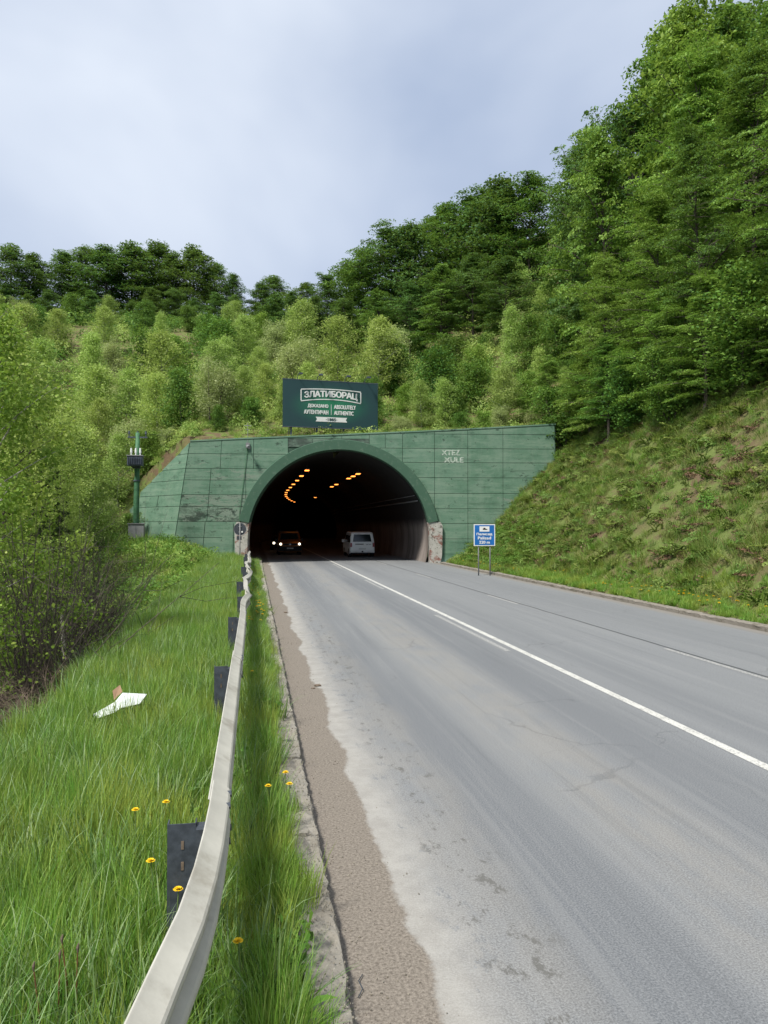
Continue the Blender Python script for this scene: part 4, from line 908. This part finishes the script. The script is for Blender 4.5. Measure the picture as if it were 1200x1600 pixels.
# the beech wood above the right bank
for i, (x, y, h) in enumerate(((22.6, 47, 13), (23.5, 41, 14), (22.8, 35.5, 15), (23.8, 30, 16), (23.4, 24.5, 15), (24, 19, 15), (26, 52, 16), (27.5, 45.5, 20), (27.2, 38, 22), (28, 32, 22), (28.5, 26, 22), (30, 57, 18), (31.5, 50, 22), (32, 42, 23), (33, 35, 24), (35, 63, 20), (36.5, 55, 22), (37, 46, 24), (40, 70, 21), (41, 61, 22), (43, 52, 24), (46, 76, 21), (47, 66, 22), (30, 66, 17), (34, 74, 18), (39, 84, 19), (28, 62, 12))):
    near = (x < 30 and y < 48); pxx = to_px((x, y, 15))[0]; sky_y = float(np.interp(pxx, [690, 735, 765, 830, 880, 930, 960, 1000, 1030, 1100], [305, 290, 270, 250, 195, 150, 105, 70, 0, -60]))
    dp_ = to_px((x, y, 15))[2]; hs_ = CAMZ + (820 - sky_y) / 1200 * dp_ - tz(x, y)
    if x > 25: h = min(27 if pxx < 990 else 33, max(14, hs_)) * (1.0 if x > 29 else .92)
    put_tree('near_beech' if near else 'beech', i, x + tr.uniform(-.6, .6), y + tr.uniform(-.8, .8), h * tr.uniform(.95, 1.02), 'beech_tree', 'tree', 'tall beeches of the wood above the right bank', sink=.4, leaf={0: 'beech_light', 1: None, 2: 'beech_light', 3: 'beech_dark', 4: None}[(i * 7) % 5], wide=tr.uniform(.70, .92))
# understorey along the top of the bank
for i in range(16):
    y = 17 + i * 2.3; x = 20.7 + tr.uniform(-.5, 1.5); put_tree('near_beech' if i % 2 else 'sapling', i, x, y, tr.uniform(5, 8) if i % 2 else tr.uniform(3.5, 6), 'beech_sapling', 'tree', 'low leafy saplings along the top of the right bank', wide=1.25, leaf='beech' if i % 3 else 'beech_light')
# light young growth on the slope over the tunnel
k = 0
for row, (Y, hmin, hmax, stepx) in enumerate(((54.6, 2.0, 3.4, 2.6), (58, 3.0, 5.2, 2.5), (63, 3.6, 6.6, 2.8), (70, 4.4, 7.8, 3.3), (79, 5, 8.8, 4.0), (90, 5.5, 9.2, 4.6), (104, 5, 7, 5.8), (120, 4.5, 6.5, 6.5))):
    x = (-34.0 + row * 1.3 if row < 5 else -46.0) if row > 1 else -13.0
    while x < (24 + row * 2.5 if row < 6 else 6):
        xx = x + tr.uniform(-1, 1); yy = Y + tr.uniform(-1.6, 1.6); kd = tr.choice(['birch', 'birch', 'birch', 'sapling', 'sapling', 'willow'] if row > 0 else ['sapling', 'willow', 'sapling'])
        skip = (row >= 4 and 425 < to_px((xx, yy, 20))[0] < 790 and tr.random() < .85) or row < 2 and px_x(435, Y) < xx < px_x(610, Y) and row == 0
        hh = tr.uniform(hmin, hmax) * (.75 if kd == 'willow' else 1)
        if 3.5 < xx < 13 and row < 3: hh *= .72
        if not skip: put_tree(kd, k, xx, yy, hh, {'birch': 'young_birch', 'sapling': 'young_tree', 'willow': 'willow_bush'}[kd], 'bush' if kd == 'willow' else 'tree', ['first', 'second', 'third', 'fourth', 'fifth', 'sixth', 'seventh', 'eighth'][row] + ' row of young trees up the slope over the tunnel', leaf='beech' if xx > 14 and row < 3 and k % 2 else None, wide=1.2)
        k += 1; x += stepx * tr.uniform(.75, 1.2)
w_ = put_tree('willow', 0, px_x(330, 56.5), 56.5, 5.2, 'willow_bush', 'bush', 'willow on the portal', wide=1.05)
# trees below the left verge
LEFT = ((-4.9, 15.2, 8.2, 'aspen', 0), (-5.9, 18.5, 10.0, 'aspen', 1), (-6.6, 22, 10.6, 'aspen', 2), (-8.4, 27.5, 11.2, 'aspen', 1), (-9.9, 33.5, 11.5, 'aspen', 0), (-9.0, 37.5, 9.0, 'aspen', 2), (-11.8, 39, 11.5, 'aspen', 1), (-9.2, 43.5, 7.2, 'birch', 1), (-12.4, 45, 10.5, 'birch', 0), (-10.3, 50, 7.5, 'birch', 1), (-15, 50, 11, 'birch', 2), (-9.6, 57, 5.5, 'birch', 0), (-13.0, 56, 8.5, 'birch', 2), (-18, 57, 11, 'birch', 1), (-5.0, 12.2, 7.0, 'aspen', 1), (-13.5, 42, 12, 'aspen', 0), (-7.9, 29.8, 9.6, 'pine', 0), (-6.7, 24, 8.0, 'pine', 0))
for x, y, h, kd, v in LEFT: put_tree(kd, v, x, y, h, {'aspen': 'aspen_tree', 'birch': 'young_birch', 'pine': 'pine_tree'}[kd], 'tree', 'trees below the left verge', leaf={1: 'young', 4: 'beech_light', 6: 'young'}.get(int(y * 7) % 9) if kd == 'aspen' else None)

# unique labels: each tree by its place, counted from the left inside its row
LOOK = {'dark beeches along the far left ridge': 'tall dark beech on the far ridge skyline', 'lower beeches below the far left ridge': 'lower dark beech beneath the far ridge', 'dark beeches on the hill behind the billboard': 'big dark beech on hill behind billboard', 'tall beeches of the wood above the right bank': 'tall bright beech in wood above right bank', 'low leafy saplings along the top of the right bank': 'low leafy beech at top of right bank', 'trees below the left verge': 'loose yellow-green tree below the left verge', 'willow on the portal': None}
bygrp = {}
for e, g in TREES: bygrp.setdefault(g, []).append(e)
for g, L in bygrp.items():
    L.sort(key=lambda e: to_px((e.location.x, e.location.y, e.location.z + 3))[0])
    for i, e in enumerate(L):
        if g == 'willow on the portal': e['label'] = 'pale round willow bush just above the left end of portal'; del e['group']; continue
        if g in LOOK: base = LOOK[g]
        else: base = {'young_birch': 'light green young birch', 'young_tree': 'bushy light green young tree', 'willow_bush': 'pale grey-green willow bush'}[e.name.split('.')[0]] + ', ' + g.split(' row')[0] + ' row above portal'
        if e.name.startswith('pine'): base = 'dark pine among the trees below left verge'
        e['label'] = base + ', ' + NUM[i] + ' from left'

# ------------------------------------------------------------------ scattered growth (grass, ferns): instanced on points
def scatter(name, label, cat, variants, pts):
    """pts rows: x y z scale rx ry rz index"""
    pts = np.asarray(pts, float); c = bpy.data.collections.new(name + '_kinds')
    for i, (me, m) in enumerate(variants):
        if not me.materials: me.materials.append(m)
        c.objects.link(bpy.data.objects.new('%s_kind_%02d' % (name, i), me))
    me = bpy.data.meshes.new(name); me.vertices.add(len(pts)); me.vertices.foreach_set('co', pts[:, :3].astype(np.float32).ravel())
    a = me.attributes.new('scl', 'FLOAT', 'POINT'); a.data.foreach_set('value', pts[:, 3].astype(np.float32))
    a = me.attributes.new('rot', 'FLOAT_VECTOR', 'POINT'); a.data.foreach_set('vector', pts[:, 4:7].astype(np.float32).ravel())
    a = me.attributes.new('idx', 'INT', 'POINT'); a.data.foreach_set('value', pts[:, 7].astype(np.int32)); me.update()
    o = bpy.data.objects.new(name, me); COL.objects.link(o); tag(o, label, cat, kind='stuff')
    ng = bpy.data.node_groups.new(name, 'GeometryNodeTree'); ng.interface.new_socket('Geometry', in_out='INPUT', socket_type='NodeSocketGeometry'); ng.interface.new_socket('Geometry', in_out='OUTPUT', socket_type='NodeSocketGeometry')
    gi = ng.nodes.new('NodeGroupInput'); go = ng.nodes.new('NodeGroupOutput'); ip = ng.nodes.new('GeometryNodeInstanceOnPoints'); ci = ng.nodes.new('GeometryNodeCollectionInfo')
    ci.inputs['Collection'].default_value = c; ci.inputs['Separate Children'].default_value = True; ci.inputs['Reset Children'].default_value = True
    def na(n, t):
        q = ng.nodes.new('GeometryNodeInputNamedAttribute'); q.data_type = t; q.inputs['Name'].default_value = n; return q.outputs['Attribute']
    L = ng.links.new; L(gi.outputs[0], ip.inputs['Points']); L(ci.outputs[0], ip.inputs['Instance']); ip.inputs['Pick Instance'].default_value = True
    L(na('idx', 'INT'), ip.inputs['Instance Index']); L(na('scl', 'FLOAT'), ip.inputs['Scale'])
    e2r = ng.nodes.new('FunctionNodeEulerToRotation'); L(na('rot', 'FLOAT_VECTOR'), e2r.inputs[0]); L(e2r.outputs[0], ip.inputs['Rotation']); L(ip.outputs[0], go.inputs[0])
    md = o.modifiers.new('scatter', 'NODES'); md.node_group = ng; return o
def tuft(seed, n, rad, h, w, lean_lo, lean_hi, seg=4, bend_=1.0):
    r = np.random.default_rng(seed); V = []; Fq = []; T = []
    for i in range(n):
        a = r.uniform(0, 6.28); rr_ = rad * math.sqrt(r.random()); b = np.array([math.cos(a) * rr_, math.sin(a) * rr_, -.03]); L = h * r.uniform(.5, 1.15); az = a + r.normal(0, .8); th = r.uniform(lean_lo, lean_hi); dth = r.uniform(.1, 1.0) * bend_; ww = w * r.uniform(.6, 1.3)
        sd = np.array([-math.sin(az), math.cos(az), 0]); p = b; base = len(V); t = r.uniform(0, 1)
        for s in range(seg + 1):
            f = s / seg; wf = ww * (1 - f ** 1.8) * .5 + .0003; V += [p - sd * wf, p + sd * wf]; T += [t, t]
            ang_ = th + dth * f * f; p = p + np.array([math.cos(az) * math.sin(ang_), math.sin(az) * math.sin(ang_), math.cos(ang_)]) * L / seg
        Fq += [(base + 2 * s, base + 2 * s + 1, base + 2 * s + 3, base + 2 * s + 2) for s in range(seg)]
    return fast_mesh('tuft', np.array(V), np.array(Fq), T)
def rosette(seed, n, L, w, el, seg=4, lobed=False):
    r = np.random.default_rng(seed); V = []; Fq = []; T = []
    for i in range(n):
        az = i * 6.283 / n + r.normal(0, .3); e = el * r.uniform(.6, 1.3); ll = L * r.uniform(.6, 1.15); p = np.array([0, 0, .0]); sd = np.array([-math.sin(az), math.cos(az), 0]); base = len(V); t = r.random()
        for s in range(seg + 1):
            f = s / seg; wf = w * math.sin(math.pi * (.12 + .86 * f)) ** .8 * .5 * (1 if not lobed or s % 2 else .45); up = np.array([0, 0, wf * .35]); V += [p - sd * wf + up, p + sd * wf + up]; T += [t, t]
            a = e * (1 - 1.6 * f); p = p + np.array([math.cos(az) * math.cos(a), math.sin(az) * math.cos(a), math.sin(a)]) * ll / seg
        Fq += [(base + 2 * s, base + 2 * s + 1, base + 2 * s + 3, base + 2 * s + 2) for s in range(seg)]
    return fast_mesh('rosette', np.array(V), np.array(Fq), T)
def leafclump(seed, n, R, H, ls, aspect=.5, flat=False):
    r = np.random.default_rng(seed); d = r.normal(size=(n, 3)); d /= np.linalg.norm(d, axis=1, keepdims=True); C = d * np.array([R, R, H]) * (r.random((n, 1)) ** .4); C[:, 2] = np.abs(C[:, 2])
    Nn = d + r.normal(0, .6, (n, 3)) + [0, 0, .8]; V, Fq, t = leaves(r, C, Nn, ls, aspect); return fast_mesh('clump', V, Fq, t)
def fern(seed, n, L):
    r = np.random.default_rng(seed); CC = []; NN = []
    for i in range(n):
        az = i * 6.283 / n + r.normal(0, .3); m = 26; f = np.linspace(.12, 1, m); el = .9 - 1.2 * f; x = np.cumsum(np.cos(el)) * L / m; z = np.cumsum(np.sin(el)) * L / m
        for s in (-1, 1):
            off = s * .16 * L * np.sin(np.pi * f) ** .7; CC.append(np.stack([math.cos(az) * x - math.sin(az) * off, math.sin(az) * x + math.cos(az) * off, z + .02], -1)); NN.append(np.tile([0, 0, 1.0], (m, 1)) + r.normal(0, .25, (m, 3)))
    C = np.concatenate(CC); V, Fq, t = leaves(r, C, np.concatenate(NN), .11 * L / .7, .55); return fast_mesh('fern', V, Fq, t)

rg_ = np.random.default_rng(9)
def pts_rect(x0, x1, y0, y1, dens, smin, smax, idxs, tilt=.12, keep=None, dz=0.0):
    n = int((x1 - x0) * (y1 - y0) * dens); x = rg_.uniform(x0, x1, n); y = rg_.uniform(y0, y1, n)
    if keep is not None:
        k = keep(x, y); x, y = x[k], y[k]; n = len(x)
    z = terr(x, y) + dz
    return np.stack([x, y, z, rg_.uniform(smin, smax, n), rg_.normal(0, tilt, n), rg_.normal(0, tilt, n), rg_.uniform(0, 6.28, n), rg_.choice(idxs, n)], -1)
GV = [(tuft(i, 46, .11, .36, .0058, .02, .32, 4, .9), MAT['grass']) for i in range(4)] + [(tuft(10 + i, 26, .10, .42, .0085, .1, .6, 5, 1.7), MAT['grass_blue']) for i in range(2)] + [(tuft(20 + i, 40, .10, .2, .006, .05, .6, 3, 1.0), MAT['grass']) for i in range(2)] + \
     [(rosette(30, 9, .22, .05, .7, 6, True), MAT['weed']), (rosette(31, 8, .22, .05, 1.0, 5), MAT['weed']), (leafclump(32, 60, .16, .22, .06, .6), MAT['weed']), (tuft(33, 14, .1, .4, .005, .1, .6, 4, 1.5), MAT['drygrass'])]
FG = [0, 0, 1, 1, 2, 2, 3, 3, 4, 5, 4, 6, 7]
G_ = []
edge = lambda x, y: (x > -2.6 + .2 * np.sin(y * 1.3) - .0 * y) 
clear = lambda x, y: edge(x, y) & (np.abs(x + .24) > .045)
for y0, y1, dn, s0, s1 in ((1.2, 7, 110, .85, 1.45), (7, 13, 85, .95, 1.45), (13, 24, 58, 1.0, 1.5), (24, 36, 40, 1.0, 1.5), (36, 49.2, 28, .9, 1.5)):
    G_.append(pts_rect(-3.0, -.36, y0, y1, dn, s0, s1, FG, .12, clear))
    G_.append(pts_rect(-.36, .20, y0, y1, dn * 1.0, s0 * .75, s1 * .8, FG, .14, clear))
    wv = lambda x, y: (x < .30 + .16 * np.sin(y * .9 + .6) * np.sin(y * .37 + 1.2) + .07 * np.sin(y * 4.1))
    G_.append(pts_rect(.14, .46, y0, y1, dn * .75, s0 * .55, s1 * .72, [0, 1, 2, 3, 5, 6, 7], .28, wv))
    G_.append(pts_rect(-2.9, .25, y0, y1, dn * .13, .6, 1.3, [8, 9, 10, 10, 8], .15, clear)); G_.append(pts_rect(-2.9, .2, y0, y1, dn * .06, .8, 1.1, [11], .2, clear))
scatter('verge_grass', 'tall fresh green grass and weeds on the left verge', 'grass', GV, np.concatenate(G_))
# right verge strip
GV2 = [(tuft(50 + i, 44, .16, .26, .013, .05, .55, 3, 1.1), MAT['grass']) for i in range(3)] + [(rosette(53, 9, .22, .06, .6, 4), MAT['weed']), (tuft(54, 30, .15, .3, .012, .1, .6, 3, 1.2), MAT['drygrass'])]
scatter('right_verge_grass', 'short green grass strip beside the right kerb', 'grass', GV2, np.concatenate([pts_rect(XR + .3, XR + 2.3, 8, 47.5, 26, .5, 1.15, [0, 1, 2, 0, 1, 2, 3], .2), pts_rect(XR + .3, XR + 2.3, 36, 47.5, 8, .5, 1.1, [4], .2)]))
# ferns, grass and dead leaves on the right bank
BV = [(fern(60, 7, .62), MAT['fern']), (fern(61, 8, .5), MAT['fern']), (tuft(62, 46, .2, .42, .016, .15, .9, 3, 1.3), MAT['fern']), (tuft(63, 46, .2, .40, .016, .2, .9, 3, 1.3), MAT['drygrass']), (leafclump(64, 130, .30, .34, .09), MAT['fern']), (leafclump(65, 120, .42, .07, .10, .6), MAT['litter']), (leafclump(66, 160, .42, .5, .085), MAT['weed']), (tuft(67, 60, .2, .38, .014, .1, .7, 3, 1.1), MAT['grass'])]
def dens_keep(seed, lo, hi, s=.5):
    return lambda x, y: rg_.random(len(x)) < np.clip(lo + (hi - lo) * (.5 + .75 * rough_noise(x, y, s, seed)), 0, 1)
bank = [pts_rect(XR + 1.6, 22, 10, 49, 2.6, .6, 1.1, [0, 1, 4], .3, dens_keep(29, .0, 1)), pts_rect(XR + 1.5, 23, 10, 49, 14, .55, 1.25, [1, 2, 2, 2, 7, 7, 3, 2], .35, dens_keep(21, .15, 1)), pts_rect(XR + 1.6, 23, 10, 49, 9, .6, 1.15, [2, 3, 3, 2, 7], .35, dens_keep(22, .0, 1)), pts_rect(XR + 1.8, 24, 10, 49, 3.4, .4, 1.0, [5], .3, dens_keep(23, -.1, .9)), pts_rect(XR + 1.6, 22, 10, 49, 1.5, .5, 1.35, [6, 4, 7, 0], .2, dens_keep(31, .1, 1)), pts_rect(XR + 1.0, 15.4, 38, 48.5, 14, .6, 1.1, [6, 6, 4, 0], .3)]
scatter('bank_ground_cover', 'ferns, grass and dead leaves covering the right bank', 'ground cover', BV, np.concatenate(bank))
# brush on the left bank and under the trees over the tunnel
UV = [(leafclump(70, 240, .5, .5, .10), MAT['young']), (leafclump(71, 220, .5, .7, .10), MAT['weed']), (tuft(72, 60, .3, .7, .025, .1, .8, 3, 1.2), MAT['grass']), (tuft(73, 50, .3, .6, .022, .2, .9, 3, 1.3), MAT['drygrass']), (leafclump(74, 200, .6, .12, .11, .6), MAT['litter']), (leafclump(75, 260, .8, 1.0, .15), MAT['young']), (leafclump(76, 260, .8, 1.0, .16), MAT['beech'])]
lb = [pts_rect(-13, -2.7, 22, 50.5, 5, .5, 1.35, [0, 1, 0, 1, 2, 3], .3, lambda x, y: (rg_.random(len(x)) < sm(20, 36, y)) & (x < -2.7)), pts_rect(-9, -2.9, 5, 28, 2.2, .35, .8, [1, 2, 3, 4, 0], .35), pts_rect(-22, -9, 8, 50, .8, .7, 1.5, [0, 1, 4], .3)]
hillk = lambda x, y: y > np.where(x > WA[0], yportal(x) + 1.7, np.where(x > WB[0], yportal(WA[0]) + 1.6 + (WA[0] - x) * 1.39, WB[1] + 1.9))
lb += [pts_rect(-10.5, -3.5, 50.5, 58, 5, .5, 1.0, [0, 2, 3, 0], .2, hillk), pts_rect(-28, 26, 51, 60, 1.7, .5, 1.1, [0, 2, 3, 1, 5], .2, hillk), pts_rect(-40, 40, 60, 100, .42, .9, 1.7, [5, 5, 6, 0], .2), pts_rect(-70, 60, 100, 165, .10, 1.4, 2.6, [6, 6, 5], .2), pts_rect(22, 50, 14, 60, .5, .8, 1.6, [6, 4, 4], .2)]
u_ = rg_.uniform(UA, UR, 330); wt = np.array([[*wp(u, 0, -.62 - abs(rg_.normal(0, .15)))[:2], ztop(u) + .02, rg_.uniform(.25, .62), rg_.normal(0, .3), rg_.normal(0, .3), rg_.uniform(0, 6), rg_.choice([2, 3, 3, 0])] for u in u_]); lb.append(wt)
lb.append(np.array([[*wing(t, zwt(t), -.5)[:2], zwt(t), rg_.uniform(.4, .9), 0, 0, rg_.uniform(0, 6), rg_.choice([2, 3, 0, 0])] for t in rg_.uniform(0, 1.3, 60)]))
scatter('undergrowth', 'low brush and grass under the young trees', 'undergrowth', UV, np.concatenate(lb))

# ------------------------------------------------------------------ dandelions
def dandelion(h, seed):
    r = np.random.default_rng(seed); st = MB().tube([(0, 0, -.05), (.004, 0, h * .5), (r.normal(0, .02), r.normal(0, .02), h)], .0035, 5).mesh('stem'); top = st.vertices[-1].co.copy()
    V = []; Fq = []
    for ring, (n, L, el) in enumerate(((16, .030, .15), (14, .024, .6), (10, .016, 1.1))):
        for i in range(n):
            a = i * 6.283 / n + ring * .3 + r.normal(0, .05); d = np.array([math.cos(a) * math.cos(el), math.sin(a) * math.cos(el), math.sin(el)]); s = np.array([-math.sin(a), math.cos(a), 0]) * .0045; b = len(V); p = np.array(top)
            V += [p - s * .4, p + d * L * .8 - s, p + d * L, p + d * L * .8 + s]; Fq.append((b, b + 1, b + 2, b + 3))
    return st, fast_mesh('flower_head', np.array(V), np.array(Fq))
DD = [dandelion(.34, 1), dandelion(.28, 2), dandelion(.22, 3)]
DL = ((448, 1208, 'upper of two dandelions at the kerb right of the rail'), (453, 1226, 'lower of two dandelions at the kerb right of the rail'), (408, 1231, 'dandelion midway between rail and the kerb pair'), (212, 1267, 'orange-yellow dandelion left of the nearest rail post'), (239, 1345, 'dandelion low at the left edge of nearest rail post'), (284, 1327, 'dandelion in front of the nearest dark rail post'), (277, 1388, 'dandelion between nearest post foot and the rail'), (376, 1470, 'lone dandelion in near grass right of the rail'), (249, 1258, 'small dandelion above nearest post in left grass'), (372, 1049, 'dandelion right beside the rail at second post'), (393, 1049, 'dandelion a hand right of rail near second post'), (335, 1073, 'dandelion at foot of the second rail post'))
def put_d(x, y, top, label, grp, v, parts=True, sc=1.0):
    st, hd = DD[v % 3]; hh = (.34, .28, .22)[v % 3]
    e = empty('dandelion', (x, y, top - hh * sc), tr.uniform(0, 6.28), label, 'flower', grp); e.scale = (sc,) * 3
    link('stem', st, MAT['stem'], e); link('flower_head', hd, MAT['yellow'], e)
for i, (px, py, lb_) in enumerate(DL):
    zh = .46 if px > 330 else .58; q = at_z(px, py, zh); put_d(float(q[0]), float(q[1]), zh, 'yellow ' + lb_, 'dandelions in the near left verge', i, sc=.95)
for i in range(26):
    y = tr.choice([tr.uniform(17, 22), tr.uniform(22, 44)]); put_d(tr.uniform(-.1, .26), y, .40, 'tiny yellow dandelion between rail and kerb further along', 'far dandelions between rail and kerb', i, sc=1.3)
for i in range(64):
    c_ = tr.choice([(18.5, 1), (21, 1.3), (24, 2), (30, 3), (38, 3.5), (43, 2.5)]); x = XR + .45 + abs(tr.gauss(.3, .45)); y = c_[0] + tr.gauss(0, c_[1]); put_d(x, min(y, 47), tz(x, y) + .24, 'tiny yellow dandelion in the right roadside grass', 'dandelions in the right verge', i, sc=1.5)
# ------------------------------------------------------------------ rusty dry stalks, litter, brushwood, bare shrubs, grit
for i, (px, py0, py1) in enumerate(((88, 1500, 1590), (102, 1475, 1590), (116, 1490, 1590), (58, 1518, 1590))):
    q = at_z(px, py0, .55); e = empty('dry_stalk', (float(q[0]), float(q[1]), .1), 0, 'rusty dead stalk in near left grass, ' + ('second', 'third', 'fourth', 'first')[i] + ' of four', 'stalk', 'dead stalks at lower left')
    MB().tube([(0, 0, -.1), (.01, .005, .25), (.015 * (-1) ** i, 0, .47)], [.005, .004, .003], 5).build('stem', MAT['redstem'], e); MB().tube([(.0, 0, .455), (.0, 0, .475), (.004, 0, .495)], [.004, .008, .003], 6).build('seed_head', MAT['twig'], e).location.x = .015 * (-1) ** i
q = at_z(186, 1112, .36); lt = empty('litter_box', (float(q[0]), float(q[1]), .12), .25, 'crumpled white packaging with a brown flap lying in grass', 'litter')
V = [(-.36, -.16, .10), (-.06, -.02, .20), (.05, .02, .30), (.40, .06, .25), (.28, -.08, .16), (.02, -.14, .14), (-.08, -.18, .10), (-.30, -.24, .06)]
lq = MB().add(V + [(x, y + .05, z - .035) for x, y, z in V], [(0, 1, 6, 7), (1, 2, 5, 6), (2, 3, 4, 5), (15, 14, 9, 8), (14, 13, 10, 9), (13, 12, 11, 10), (0, 8, 9, 1), (1, 9, 10, 2), (2, 10, 11, 3), (3, 11, 12, 4), (4, 12, 13, 5), (5, 13, 14, 6), (6, 14, 15, 7), (7, 15, 8, 0)])
lq.build('sheet', plain('crumpled_white_card', (0.62, 0.66, 0.66), .6, 0, .12, 14), lt); lq2 = MB().add([(-.07, .0, .22), (.05, .05, .31), (.02, .08, .39), (-.09, .03, .33)], [(0, 1, 2, 3)]).add([(-.07, .02, .22), (.05, .07, .31), (.02, .10, .39), (-.09, .05, .33)], [(0, 1, 2, 3)]); lq2.build('flap', plain('brown_cardboard', (0.42, 0.26, 0.17), .8, 0, .1, 10), lt)
lt.scale = (.78, .78, .9); lt.location.z = .30
def brush(seed, n, R, H, up):
    r = np.random.default_rng(seed); mb = MB()
    for i in range(n):
        a = r.uniform(0, 6.28); d = r.uniform(0, R); p = np.array([math.cos(a) * d, math.sin(a) * d, r.uniform(-.05, .1)]); L = r.uniform(.4, 1) * H
        B = branch_line(p, r.uniform(0, 6.28), up + r.normal(0, .25), L, r.normal(.1, .4), 5, r, .12); r0_ = r.uniform(.004, .012) * (H / 1.5) ** .4; mb.tube(B, [r0_ * (1 - .75 * k / 5) for k in range(6)], 4, False)
        for j in range(3):
            k = r.integers(2, 5); B2 = branch_line(B[k], r.uniform(0, 6.28), up * .6 + r.normal(0, .4), L * .4, 0, 3, r, .15); mb.tube(B2, [r0_ * .45, r0_ * .35, r0_ * .25, .001], 3, False)
    return mb.mesh('brush', False, False)
bw = [brush(300 + i, 60, .9, 1.5, .12) for i in range(2)]
bwp = []
for i in range(26):
    x = rg_.uniform(-3.7, -2.7); y = rg_.uniform(8, 13.5); bwp.append((x, y, tz(x, y) + .03, rg_.uniform(.6, 1.1), 0, .45, rg_.uniform(-.6, .6), i % 2))
scatter('dead_brushwood', 'tangle of dead brown twigs at the verge edge', 'brushwood', [(m, MAT['twig']) for m in bw], bwp)
sh = [brush(310 + i, 46, .35, 3.6, 1.15) for i in range(3)]
SH = [(-3.5, 13.2), (-4.0, 14.6), (-4.6, 16.2), (-3.9, 17.2), (-5.1, 18.4), (-4.3, 20), (-5.4, 21.5), (-4.6, 23.5), (-5.8, 25.5), (-4.9, 28)]
lfm = [leafclump(330 + i, 420, 1.0, 2.6, .06, .7) for i in range(2)]
SH = sorted(SH, key=lambda q: to_px((q[0], q[1], 0))[0])
for i, (x, y) in enumerate(SH):
    e = empty('thicket_shrub', (x, y, tz(x, y) - .1), tr.uniform(0, 6), 'dark twiggy half-bare shrub below left verge, ' + NUM[i] + ' from left', 'shrub', 'twiggy shrubs below the left verge'); e.scale = (1, 1, tr.uniform(.8, 1.15))
    link('stems', sh[i % 3], MAT['bark'], e); c_ = link('foliage', lfm[i % 2], MAT['aspen'], e); c_.location.z = .7
dt = empty('dead_trunk', (float(at_z(100, 1060, -.9)[0]), float(at_z(100, 1060, -.9)[1]), 0), 0, 'thin pale broken trunk standing in the thicket at left', 'dead tree'); dt.location.z = tz(dt.location.x, dt.location.y) - .2
MB().tube([(0, 0, -.2), (.02, 0, .6), (-.03, .02, 1.2), (-.05, 0, 1.75)], [.06, .05, .045, .035], 8).build('trunk', MAT['birchbark'], dt); MB().tube([(-.02, .02, 1.3), (.2, 0, 1.6), (.4, .05, 1.7)], [.025, .02, .008], 5).build('branch', MAT['twig'], dt)
# loose grit on the left kerb and gutter, pebbles on the road
def pebble(seed):
    r = np.random.default_rng(seed); bm = bmesh.new(); bmesh.ops.create_icosphere(bm, subdivisions=1, radius=1)
    for v in bm.verts: v.co *= r.uniform(.7, 1.15); v.co.z *= .6
    me = bpy.data.meshes.new('pebble'); bm.to_mesh(me); bm.free(); return me
PV = [(pebble(i), MAT['gravel']) for i in range(3)] + [(pebble(7), MAT['kerb'])]
n = 3600; y = 1.5 + 18 * rg_.random(n) ** 1.6; x = np.where(rg_.random(n) < .8, rg_.uniform(.22, .5, n), .5 + np.abs(rg_.normal(0, .22, n))); z = np.where(x < .495, .122, .004)
scatter('loose_grit', 'loose grey grit along the left kerb and gutter', 'grit', PV, np.stack([x, y, z, rg_.uniform(.002, .0075, n) * (1 + y * .03), *rg_.uniform(0, 6, (3, n)), rg_.integers(0, 4, n)], -1))
for px, py, lb_, s in ((497, 1071, 'small dark clod of dirt at the silt edge of road', .05), (489, 1075, 'smaller dark clod beside the clod on gutter', .03), (446, 957, 'dark leaf scrap lying in the far gutter', .05)):
    q = at_z(px, py, .01); o = link('dirt_clod', pebble(int(px)), MAT['twig']); o.location = q; o.scale = (s * 1.4, s, s * .6); o.location.z = s * .3; tag(o, lb_, 'dirt')
q = at_z(625, 1600 - 40, 0.01)
tw = MB().tube([(0, 0, .006), (.03, .06, .012), (.02, .14, .01), (.05, .2, .006)], .003, 5).build('twig', MAT['post']); tw.location = at_z(560, 1560, .005); tag(tw, 'thin dark twig lying in the brown gutter near camera', 'twig')
bpy.context.view_layer.update()
